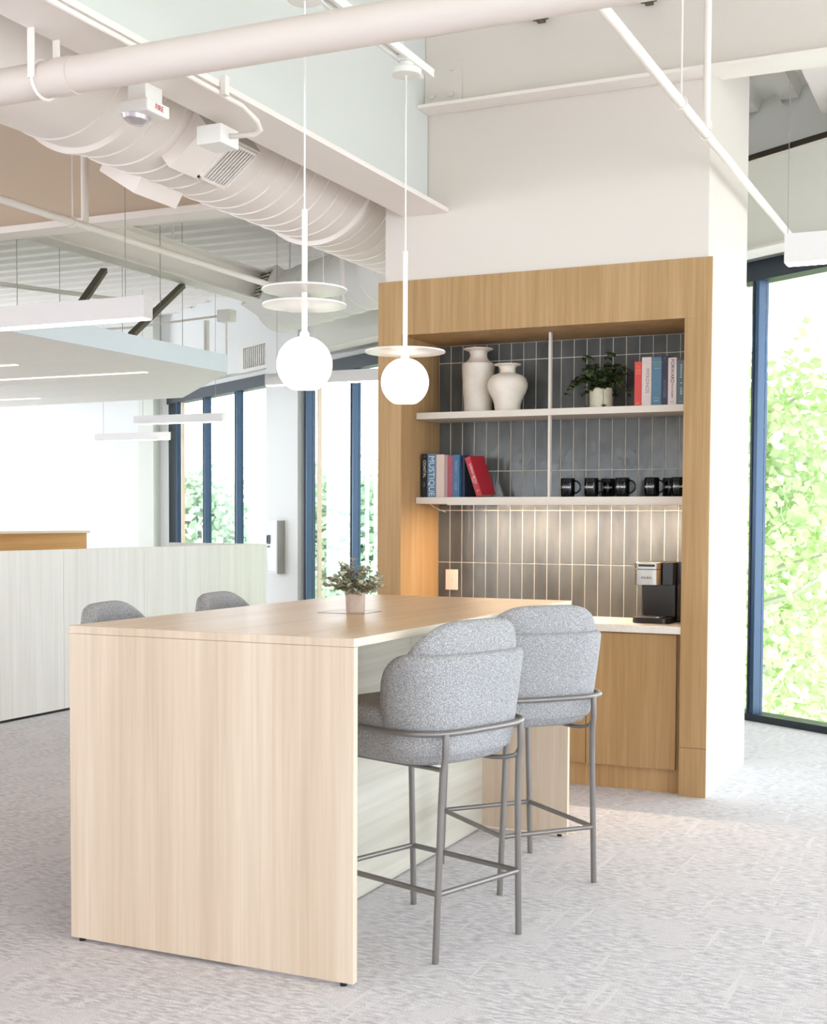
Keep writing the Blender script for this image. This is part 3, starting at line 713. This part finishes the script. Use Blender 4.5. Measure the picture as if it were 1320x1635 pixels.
part('web', MB().box(-12,-2.6,5.755,5.765,3.9425,4.0), STEELW, t, world=True)
for hx in (-9,-6,-3): part('hanger_rod', MB().cyl((hx,5.76,4.0005),(hx,5.76,ZD),.008,8), STEELW, t, world=True)
t = thing('ceiling_beam', 'deep white girder running along above the windows', 'beam', FP(0,.3,3.2))
gm_ = MB(); gm_.fbox(-6.1, 9, .29, .31, 3.2605, 3.868); part('web', gm_, mat('girder_web', srgb(240,239,232), .6), t, world=True)
gm_ = MB(); gm_.fbox(-6.1, 9, .2, .42, 3.245, 3.26); part('flange', gm_, STEELW, t, world=True)
gm_ = MB(); gm_.fbox(-6.1, 9, .27, .33, 3.8685, 3.876); part('flange', gm_, STEELW, t, world=True)
solo('ceiling_beam', MB().box(.62,.84,3.5,5.3,4.04,4.06).box(.72,.735,3.5,5.3,4.06,4.31), STEELW, 'short white beam under the deck at the top right corner', 'beam')

# big water pipe and its clevis hangers
t = thing('overhead_pipe', 'fat cream pipe crossing the whole top of the ceiling', 'pipe', (-1, .2, 2.9))
part('pipe', MB().cyl((-6,.2,2.972),(3.5,.2,2.948), .0615, 40), PIPEM, t, smooth='edge', world=True)
for x in (-1.33, -1.62):
    z = 2.96; rr = [(x, .2+.066*math.cos(a_), z+.066*math.sin(a_)) for a_ in [2*PI*k/24 for k in range(25)]]
    m = MB().tube(rr, .006, 6)
    if x == -1.33: m.box(x-.014,x+.014,.131,.137,2.95,3.1195).box(x-.014,x+.014,.263,.269,2.95,3.1195)
    else: m.box(x-.012,x+.012,.131,.137,2.96,3.09); m.box(x-.012,x+.012,.263,.269,2.96,3.09)
    part('pipe_hanger', m, STEELW, t, smooth='edge', world=True)
part('coupling', MB().cyl((-1.27,.2,2.9595),(-1.19,.2,2.9595), .065, 32), PIPEM, t, smooth='edge', world=True)
# sprinkler lines
t = thing('sprinkler_pipe', 'slim white sprinkler pipe slanting across the top right ceiling', 'pipe', (.45, 3, 3.2))
x1 = .455
part('pipe', MB().cyl((x1,.6,3.205),(x1+.03,5.55,3.215), .0215, 20), STEELW, t, smooth='edge', world=True)
part('riser', MB().cyl((x1+.012,2.62,3.23),(x1+.012,2.62,ZD), .018, 16), STEELW, t, smooth='edge', world=True)
part('hanger_rod', MB().cyl((x1+.01,2.13,3.23),(x1+.01,2.13,ZD), .0045, 8), STEELW, t, smooth='edge', world=True)
for yy in (2.13, 2.62, 5.2):
    m = MB().tube([(x1+.01+.026*math.cos(a_), yy, 3.21+.028*math.sin(a_)) for a_ in [2*PI*k/16 for k in range(17)]], .003, 6); part('pipe_hanger', m, STEELW, t, smooth='edge', world=True)
part('riser_collar', MB().cyl((x1+.012,2.62,3.235),(x1+.012,2.62,3.262), .026, 16), STEELW, t, smooth='edge', world=True)
t = thing('sprinkler_pipe', 'long white sprinkler pipe crossing the left ceiling under the girder', 'pipe', (-3.65, 4, 3.27))
part('pipe', MB().tube([(-3.66,1.6,3.3),(-3.66,3,3.3),(-3.66,6.75,3.3)], .024, 16), STEELW, t, smooth='edge', world=True)
part('riser', MB().cyl((-3.66,3.32,3.32),(-3.66,3.32,ZD), .024, 14), STEELW, t, smooth='edge', world=True)
part('riser', MB().tube([(-3.66,6.75,3.3),(-3.655,6.81,3.31),(-3.65,6.83,3.36),(-3.65,6.83,ZD)], .024, 14), STEELW, t, smooth='edge', world=True)
for yy in (3.2, 6.5):
    m = MB().tube([(-3.66+.03*math.cos(a_), yy, 3.3+.032*math.sin(a_)) for a_ in [2*PI*k/16 for k in range(17)]], .004, 6); m.cyl((-3.66,yy,3.33),(-3.66,yy,ZD), .005, 8)
    part('pipe_hanger', m, STEELW, t, smooth='edge', world=True)

# spiral duct
pts = []
for i in range(31):
    f = i/30; ang = R(64)*(1-f); pts.append((-1.92-1.5*(1-math.cos(ang)), .95-1.5*math.sin(ang), 3.415))
x0, y0 = pts[0][:2]; dx, dy = -math.sin(R(64)), -math.cos(R(64))
pts = [(x0+dx*3, y0+dy*3, 3.415), (x0+dx*1.5, y0+dy*1.5, 3.415)]+pts
pts += [(-1.92, .95+.02*k*.5, 3.415) for k in range(1, 2)]
rs = [.38]*len(pts); yy = .98; n_ = 0
while yy < 5.3:
    big = (n_ == 1 or n_ == 15)
    if big: seq = ((0,.38),(.005,.405),(.03,.405),(.035,.38))
    else: seq = ((0,.38),(.003,.3855),(.009,.3855),(.012,.38))
    for d_, r_ in seq: pts.append((-1.92, yy+d_, 3.415)); rs.append(r_)
    yy += .148; n_ += 1
t = thing('air_duct', 'large round cream spiral air duct behind the long beam', 'air duct', (-1.92, 3, 3.03))
part('duct', MB().tube(pts, rs, 64), DUCTM, t, smooth='edge', world=True)
for k in (10, 22):
    p, q = Vector(pts[k]), Vector(pts[k+1]); tt = (q-p).normalized()
    part('seam', MB().tube([p-tt*.004, p, p+tt*.004], [.38,.3865,.38], 64, False), DUCTM, t, smooth='edge', world=True)
part('duct_box', MB().box(-.12,.12,-.17,.17,-.09,.2).xf(Matrix.Translation((-2.09, 1.83, 3.11)) @ Matrix.Rotation(R(32), 4, 'Y')), DUCTM, t, world=True)
gr = part('register_boot', MB().xf(Matrix()), DUCTM, t) if False else None
Mr = Matrix.Translation((-1.675, 1.79, 3.175)) @ Matrix.Rotation(R(-38), 4, 'Y')      # face normal (local -z) points down to the right
def lb(m): return m.xf(Mr)
b_ = part('register_boot', lb(MB().box(-.13,.13,-.30,.16,-.10,.16)), DUCTM, t, world=True)
Mg = Mr
part('register_recess', lb(MB().box(-.105,.105,-.075,.125,-.1035,-.1005)), SLOT, b_, world=True)
m = MB()
for k in range(9): yk = -.07+.0225*k; m.box(-.105,.105,yk,yk+.0085,-.112,-.104)
m.box(-.118,-.105,-.09,.14,-.113,-.1005); m.box(.105,.118,-.09,.14,-.113,-.1005); m.box(-.118,.118,-.09,-.075,-.113,-.1005); m.box(-.118,.118,.125,.14,-.113,-.1005)
part('register_grille', lb(m), STEELW, b_, world=True)
# farther duct along the facade
t = thing('air_duct', 'farther round white air duct with a square register near the windows', 'air duct', FP(-3, .95, 3.3))
pts = []; rs = []
a_ = -5.6
while a_ < -1.2:
    for d_, r_ in ((0,.3),(.003,.306),(.009,.306),(.012,.3)): pts.append(FP(a_+d_, .95, 3.66)); rs.append(r_)
    a_ += .3
part('duct', MB().tube(pts, rs, 48), WHITE, t, smooth='edge', world=True)
Mv = Matrix.Translation(FP(-5.35,.95,3.58)) @ Matrix.Rotation(TH, 4, 'Z') @ Matrix.Rotation(R(62), 4, 'X')
b_ = part('register_boot', MB().box(-.22,.22,-.2,.2,-.1,.42).xf(Mv), WHITE, t, world=True)
m = MB(); m.box(-.17,.17,-.15,.15,.421,.424); part('register_recess', m.xf(Mv), SLOT, b_, world=True)
m = MB()
for k in range(7): m.box(-.17,.17,-.15+.045*k,-.13+.045*k,.4245,.435)
part('register_grille', m.xf(Mv), WHITE, b_, world=True)
# square vent on the window wall
t = thing('air_vent', 'square white air vent with dark louvres high near the far windows', 'air vent', FP(-7.9,.1,3.3))
V0, V1, V2, V3 = -8.62, -7.72, 3.27, 3.62
m = MB()
for q in ((V0,V1,V2,V2+.045),(V0,V1,V3-.045,V3),(V0,V0+.13,V2+.0455,V3-.0455),(V1-.13,V1,V2+.0455,V3-.0455)): m.fbox(q[0],q[1],.001,.035,q[2],q[3])
part('frame', m, WHITE, t, world=True)
m = MB(); m.fbox(V0+.13,V1-.13,.001,.008,V2+.0455,V3-.0455); part('recess', m, SLOT, t, world=True)
m = MB()
for k in range(11): m.fbox(V0+.14+.057*k,V0+.165+.057*k,.0085,.022,V2+.05,V3-.05)
part('louvres', m, WHITE, t, world=True)

# fire strobe and junction box on the long beam
t = thing('fire_strobe', 'white fire alarm strobe marked FIRE hanging under the long beam', 'fire alarm', (-1.33, .80, 3.0))
part('back_box', MB().box(-1.385,-1.30,.75,.86,3.05,3.1195), WHITE, t, world=True, bevel=.003)
bd = part('body', MB().box(-1.415,-1.272,.72,.87,3.0,3.0498), WHITE, t, world=True, bevel=.006)
pr = [(0,-.04),(.03,-.036),(.05,-.02),(.055,0),(0,0)]
o = part('lens', MB().lathe(pr, 24).xf(Matrix.Translation((-1.365,.775,2.9995)) @ Matrix.Diagonal((.85,1.2,.8,1))), mat('clear_lens', srgb(190,182,186), .08, .4), t, world=True, smooth='edge', label='faceted clear strobe lens')
M_ = Matrix.Translation((-1.2713, .80, 3.026)) @ Matrix.Rotation(PI/2, 4, 'Z') @ Matrix.Rotation(PI/2, 4, 'X')
o = text('FIRE', .030, Matrix.Translation(Vector((1.33,-.80,-3.0))) @ M_, paint(190,60,66), bd)
t = thing('junction_box', 'small white electrical box with conduit under the long beam', 'junction box', (-1.31, 1.28, 3.0))
part('box', MB().box(-1.37,-1.25,1.2,1.34,3.0,3.0795), WHITE, t, world=True, bevel=.003)
part('conduit', MB().tube([(-1.249,1.27,3.04),(-1.14,1.29,3.04),(-1.1,1.27,3.05),(-1.085,1.22,3.07),(-1.085,1.1,3.10),(-1.085,.45,3.105),(-1.085,-3,3.105)], .011, 12), STEELW, t, world=True, smooth=True)
t = thing('conduit_clamp', 'small bolted clamp on the long beam edge above the junction box', 'clamp', (-1.06, .95, 3.1))
part('clamp', MB().box(-1.072,-1.05,.925,.955,3.09,3.165), STEELW, t, world=True)
# driver, clips and cable above the niche beam
t = thing('light_driver', 'black driver box lying on the upper steel beam above the niche', 'driver box', (-.68, 3.08, 4.1))
part('case', MB().box(-.80,-.55,3.105,3.15,4.092,4.14), BLACK, t, world=True)
part('cable', MB().tube([(-.80,3.12,4.11),(-.88,3.1,4.105),(-.93,3.11,4.13),(-1.0,3.12,4.16)], .004, 6), WIRE, t, world=True, smooth=True)
solo('beam_clamp', MB().box(-.53,-.49,3.08,3.12,4.03,4.19).box(-.55,-.47,3.085,3.105,4.04,4.075), UNI, 'grey beam clamp beside the black driver box', 'clamp', 'clamps on the upper beam')
solo('beam_clamp', MB().box(.045,.085,3.08,3.12,4.03,4.19).box(.025,.105,3.085,3.105,4.04,4.075), UNI, 'grey beam clamp at the top centre right of the picture', 'clamp', 'clamps on the upper beam')
solo('junction_box', MB().box(-1.06,-.92,2.9,3.0,4.1,4.2), WHITE, 'white box behind the fat pipe, left of the driver', 'junction box')
solo('ceiling_cable', MB().tube([(-.5,3.1,4.15),(-.3,3.09,4.105),(-.1,3.09,4.11),(.1,3.09,4.14),(.35,3.09,4.2),(.6,3.09,4.28)], .004, 6), WIRE, 'thin grey cable sagging along the upper beam', 'cable', smooth=True)

# ------------------------------------------------------------------ ceiling cloud
poly = [(-15.9,3.6),(-4.715,3.6),(-4.715,6.6),(-6.5,8.48),(-9.2,8.67),(-15.9,8.95)]
def clip(poly, y0, y1):
    def cut(pl, f):
        out = []
        for i in range(len(pl)):
            a, b = pl[i], pl[(i+1) % len(pl)]; fa, fb = f(a), f(b)
            if fa >= 0: out.append(a)
            if fa*fb < 0: k = fa/(fa-fb); out.append((a[0]+(b[0]-a[0])*k, a[1]+(b[1]-a[1])*k))
        return out
    return cut(cut(poly, lambda p: p[1]-y0), lambda p: y1-p[1])
t = thing('ceiling_cloud', 'suspended white ceiling panel cloud at the left with recessed lights', 'ceiling panel', (-8, 6, 2.75))
m = MB(); y = 3.6
while y < 8.95:
    q = clip(poly, y+.004, y+.606)
    if len(q) > 2: m.prism(q, 2.75, 2.79)
    y += .61
m.prism(poly, 2.7905, 2.79+.02)
part('soffit_panels', m, WHITE, t, world=True)
m = MB()
for i in range(len(poly)-1):
    a, b = Vector((*poly[i],0)), Vector((*poly[i+1],0)); d_ = (b-a).normalized(); nn = Vector((d_.y,-d_.x,0))*.012
    m.add([tuple(a-nn*0+Vector((0,0,2.75))), tuple(b+Vector((0,0,2.75))), tuple(b+Vector((0,0,2.91))), tuple(a+Vector((0,0,2.91))), tuple(a+nn+Vector((0,0,2.75))), tuple(b+nn+Vector((0,0,2.75))), tuple(b+nn+Vector((0,0,2.91))), tuple(a+nn+Vector((0,0,2.91)))],
          [(0,1,2,3),(7,6,5,4),(0,4,5,1),(3,2,6,7),(1,5,6,2),(0,3,7,4)])
part('fascia', m, mat('cloud_fascia', srgb(226,232,240), .6), t, world=True)
def rec(x0, x1, y): part('recessed_light', MB().box(x0,x1,y,y+.05,2.744,2.7495), TUBEW, t, world=True, label='thin warm recessed light line')
rec(-8.5,-6.05,5.35); rec(-7.2,-5.35,6.25); rec(-12,-8.0,7.9)
part('square_diffuser', MB().box(-8.3,-7.4,6.1,6.7,2.742,2.7495), paint(240,240,240), t, world=True)
for (x, y) in ((-5.0,4.2),(-5.0,6.0),(-5.6,7.2),(-6.3,4.3),(-6.6,6.6),(-7.4,5.6),(-7.0,8.1)):
    part('hanger_wire', MB().cyl((x,y,2.811),(x,y,ZD), .003, 6), WIRE, t, world=True)
def strut(a, b, lb_):
    a, b = Vector(a), Vector(b); d_ = (b-a); L = d_.length; q = d_.to_track_quat('Z','Y').to_matrix().to_4x4()
    m = MB().box(-.028,.028,-.02,.02,0,L); m.mi = 1
    k = .05
    while k < L-.04: m.box(-.008,.008,-.0215,-.0201,k,k+.03); k += .055
    m.xf(Matrix.Translation(a) @ q)
    solo('brace_strut', m, [mat('strut_steel', srgb(98,92,78), .6, .3), paint(150,146,132)], lb_, 'strut', 'slotted braces above the ceiling cloud')
strut((-4.76,5.27,2.92),(-5.24,6.68,3.58),'slotted dark strut bracing the ceiling cloud, right one')
strut((-4.83,4.63,2.99),(-5.5,5.87,3.60),'slotted dark strut bracing the ceiling cloud, left one')
t = thing('electrical_conduit', 'thin grey conduit with small box above the ceiling cloud corner', 'conduit', (-5.6, 8.2, 3.4))
part('conduit', MB().tube([(-12,8.35,3.5),(-7,8.3,3.52),(-5.75,8.15,3.55)], .012, 8), STEELW, t, world=True, smooth=True)
part('drop', MB().cyl((-6.0,8.22,3.52),(-6.0,8.22,2.93),.03,12), STEELW, t, world=True, smooth='edge')
part('box', MB().box(-5.78,-5.62,8.08,8.2,3.48,3.6), CEIL, t, world=True)
part('drop', MB().cyl((-5.7,8.14,3.479),(-5.7,8.14,2.93),.01,8), STEELW, t, world=True)
solo('sprinkler_pipe', MB().tube([(-7.3,3.9,3.55),(-6.9,5.1,3.55),(-6.15,6.9,3.55)], .02, 12), STEELW, 'thin pale pipe slanting above the ceiling cloud at far left', 'pipe', smooth=True)

# ------------------------------------------------------------------ linear pendants
def linear(x0, x1, y, z, lb_, hh=.10, ww=.07, wires=None):
    t = thing('linear_pendant', lb_, 'linear light', ((x0+x1)/2, y, z), group='white linear pendant lights')
    part('housing', MB().box(x0,x1,y-ww/2,y+ww/2,z+.006,z+hh), mat('lin_white', srgb(226,222,220), .5) if 'lin_white' not in bpy.data.materials else bpy.data.materials['lin_white'], t, world=True, bevel=.002)
    part('diffuser', MB().box(x0+.01,x1-.01,y-ww/2+.004,y+ww/2-.004,z,z+.0059), TUBE, t, world=True, label='glowing strip underneath')
    for wx in (wires or (x0+.12, x1-.12)):
        part('hanger_wire', MB().cyl((wx,y,z+hh),(wx,y,ZD), .0022, 6), WIRE, t, world=True)
    return t
linear(-6.2,-2.885,2.93,2.605,'long white linear pendant at the left edge in front of the ceiling cloud', .135, .09, (-5.9,-4.6,-3.05))
linear(-8.39,-7.06,10.18,2.62,'white linear pendant in front of the left window mullions', .11)
linear(-9.33,-8.16,10.59,2.45,'small white linear pendant under the cloud, left of the windows', .1)
linear(-5.0,-2.5,7.78,2.75,'white linear pendant behind the nearer globe', .12)
linear(.69,2.2,3.52,2.75,'white linear pendant cut off by the right edge', .155, .09, (.70,1.9))

# ------------------------------------------------------------------ half wall at left, far railing, extinguisher cabinet
t = thing('half_wall', 'low whitewashed wood half wall running across the left background', 'half wall', (-4.6, 4, 0))
y0 = -2.0
for k, y1 in enumerate((.4, 2.0, 4.16-.0, 5.14, 7.03)):
    part('panel', MB().box(-4.62,-4.55,y0+.002,y1-.002,.02,1.196), ASHW, t, world=True)
    y0 = y1
part('panel', MB().box(-5.6,-4.6205,6.96,7.03,.02,1.196), ASHW, t, world=True)
part('plinth', MB().box(-4.615,-4.565,-2,7.0,0,.0195), BLACK, t, world=True)
t = thing('half_wall', 'oak faced railing ledge beyond the left half wall', 'half wall', (-6.3, 4, 0))
part('panel', MB().box(-8.0,-7.9,2.0,8.6,0,1.26), wood('warm_oak', srgb(176,120,60), srgb(196,140,78), srgb(206,152,92), 'y', 80), t, world=True)
part('cap', MB().box(-8.05,-7.85,2.0,8.6,1.2605,1.285), paint(226,206,186), t, world=True)
t = thing('extinguisher_cabinet', 'white and grey fire extinguisher cabinet on the white pier', 'extinguisher cabinet', FP(-7.3,.16,.78))
gm_ = MB(); gm_.fbox(-7.44,-7.19,.101,.2,.78,1.41); part('case', gm_, paint(160,158,150,.4), t, world=True)
gm_ = MB(); gm_.fbox(-7.44,-7.19,.2005,.208,.78,1.41); dr_ = part('door', gm_, paint(206,208,208,.3), t, world=True, label='pale framed door')
gm_ = MB(); gm_.fbox(-7.41,-7.22,.2085,.21,.82,1.37); part('door_glass', gm_, paint(222,228,238,.1), dr_, world=True)
gm_ = MB()
for q in ((-7.43,-7.42,1.13,1.24),(-7.38,-7.37,1.13,1.24),(-7.42,-7.38,1.23,1.24),(-7.42,-7.38,1.13,1.14),(-7.42,-7.38,1.09,1.11)): gm_.fbox(q[0],q[1],.2105,.228,q[2],q[3])
part('handle', gm_, paint(90,92,96,.3), dr_, world=True)

# ------------------------------------------------------------------ outside
solo('outside_ground', MB().box(-90,60,7,120,-4.3,-4.2).xf(Matrix()), paint(160,160,150,.95), 'grey ground far below outside the windows', 'ground', kind='structure')  # unseen ground, kept grey so the daylight it bounces stays neutral
def tree(x, y, z0, top, rad, nleaf, size, leafm, label, seed, nb=9, group='trees outside the windows'):
    r = random.Random(seed)
    t = thing('tree', label, 'tree', (x, y, z0), group=group)
    H = top-z0; tr = MB(); tr.tube([(0,0,0),(.05,.02,H*.35),(-.05,.05,H*.7),(0,0,H*.95)], [H*.022,H*.018,H*.011,H*.003], 8)
    ml = MB(); ends = []
    for i in range(nb*4):
        f = .28+.66*(i/(nb*4)); az = i*2.4; L = rad*(1.0-.75*max(0,(f-.45)/.55)**1.5)*r.uniform(.6,1)
        a = Vector((0,0,H*f)); b = a+Vector((math.cos(az)*L, math.sin(az)*L, L*.35)); mid = (a+b)/2+Vector((0,0,-.05*L))
        tr.tube([a, mid, b], [H*.006,H*.004,H*.0015], 5)
        for q in (.35,.55,.75,.9,1.05): ends.append((a.lerp(b, q), L*.33))
    for i in range(nleaf):
        c, s_ = ends[r.randrange(len(ends))]; s_ = max(s_, rad*.16)
        p = c+Vector((r.gauss(0,s_*.7), r.gauss(0,s_*.7), r.gauss(0,s_*.6)))
        d_ = Vector((r.uniform(-1,1), r.uniform(-1,1), r.uniform(-.8,.4))).normalized()*size*r.uniform(.6,1.2)
        w = Vector((r.uniform(-1,1), r.uniform(-1,1), r.uniform(-1,1))); w = d_.cross(w).normalized()*size*.42
        ml.add([p, p+d_*.5+w, p+d_, p+d_*.5-w], [(0,1,2,3)])
    part('trunk', tr, BARK, t, smooth='edge'); f = part('foliage', ml, leafm, t); f['kind'] = 'stuff'
tree(-1.1, 11.6, -4.2, 3.3, 2.6, 15000, .13, LEAFN, 'bright green leafy tree filling the right window', 1)
tree(4.6, 11.0, -4.2, 4.2, 2.6, 6000, .15, LEAFN, 'bright green tree beyond the right picture edge', 3)
tree(-1.5, 20.5, -4.2, 3.4, 3.2, 6000, .22, LEAFN, 'tree behind the bright tree in the right window', 4)
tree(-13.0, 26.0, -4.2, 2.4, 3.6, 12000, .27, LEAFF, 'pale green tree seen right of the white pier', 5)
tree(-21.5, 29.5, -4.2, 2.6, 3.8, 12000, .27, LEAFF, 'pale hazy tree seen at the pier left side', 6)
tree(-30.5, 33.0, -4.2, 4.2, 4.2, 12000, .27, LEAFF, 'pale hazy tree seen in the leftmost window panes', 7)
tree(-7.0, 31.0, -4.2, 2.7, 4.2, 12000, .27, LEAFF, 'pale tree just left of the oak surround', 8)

# ------------------------------------------------------------------ world, camera, view
w = bpy.data.worlds.new('World'); sc.world = w; w.use_nodes = True; bg = w.node_tree.nodes['Background']
bg.inputs[0].default_value = (.85, .925, 1.0, 1); bg.inputs[1].default_value = 5.9
sn = bpy.data.lights.new('Sun', 'SUN'); sn.energy = 8; sn.angle = R(3); sn.color = (1,.96,.88); so = bpy.data.objects.new('Sun', sn); COL.objects.link(so)
so.rotation_euler = Vector((-.15,.62,-1)).to_track_quat('-Z','Y').to_euler(); so.location = (0,-20,30)
cam = bpy.data.cameras.new('Camera'); co = bpy.data.objects.new('Camera', cam); COL.objects.link(co)
yaw, pit, rol = .4307, -.0426, .0045
fw = Vector((-math.sin(yaw), math.cos(yaw), 0)); rt = Vector((math.cos(yaw), math.sin(yaw), 0)); up = Vector((0,0,1))
F = fw*math.cos(pit)+up*math.sin(pit); U = up*math.cos(pit)-fw*math.sin(pit)
Rt = rt*math.cos(rol)+U*math.sin(rol); Up = U*math.cos(rol)-rt*math.sin(rol)
Mc = Matrix((Rt, Up, -F)).transposed().to_4x4(); Mc.translation = (1.7912, -3.4714, 1.4247); co.matrix_world = Mc
cam.sensor_fit = 'HORIZONTAL'; cam.sensor_width = 36; cam.lens = 2080*36/1320; cam.shift_y = 101.4/1320; cam.clip_end = 300; cam.clip_start = .05
sc.camera = co
sc.view_settings.view_transform = 'Standard'; sc.view_settings.look = 'None'; sc.view_settings.gamma = 1; sc.view_settings.exposure = 0.15
sc.view_settings.use_curve_mapping = False
cy = sc.cycles; cy.use_denoising = True; cy.max_bounces = 10; cy.diffuse_bounces = 6; cy.glossy_bounces = 4; cy.transparent_max_bounces = 16; cy.caustics_reflective = False; cy.caustics_refractive = False
cy.sample_clamp_indirect = 6
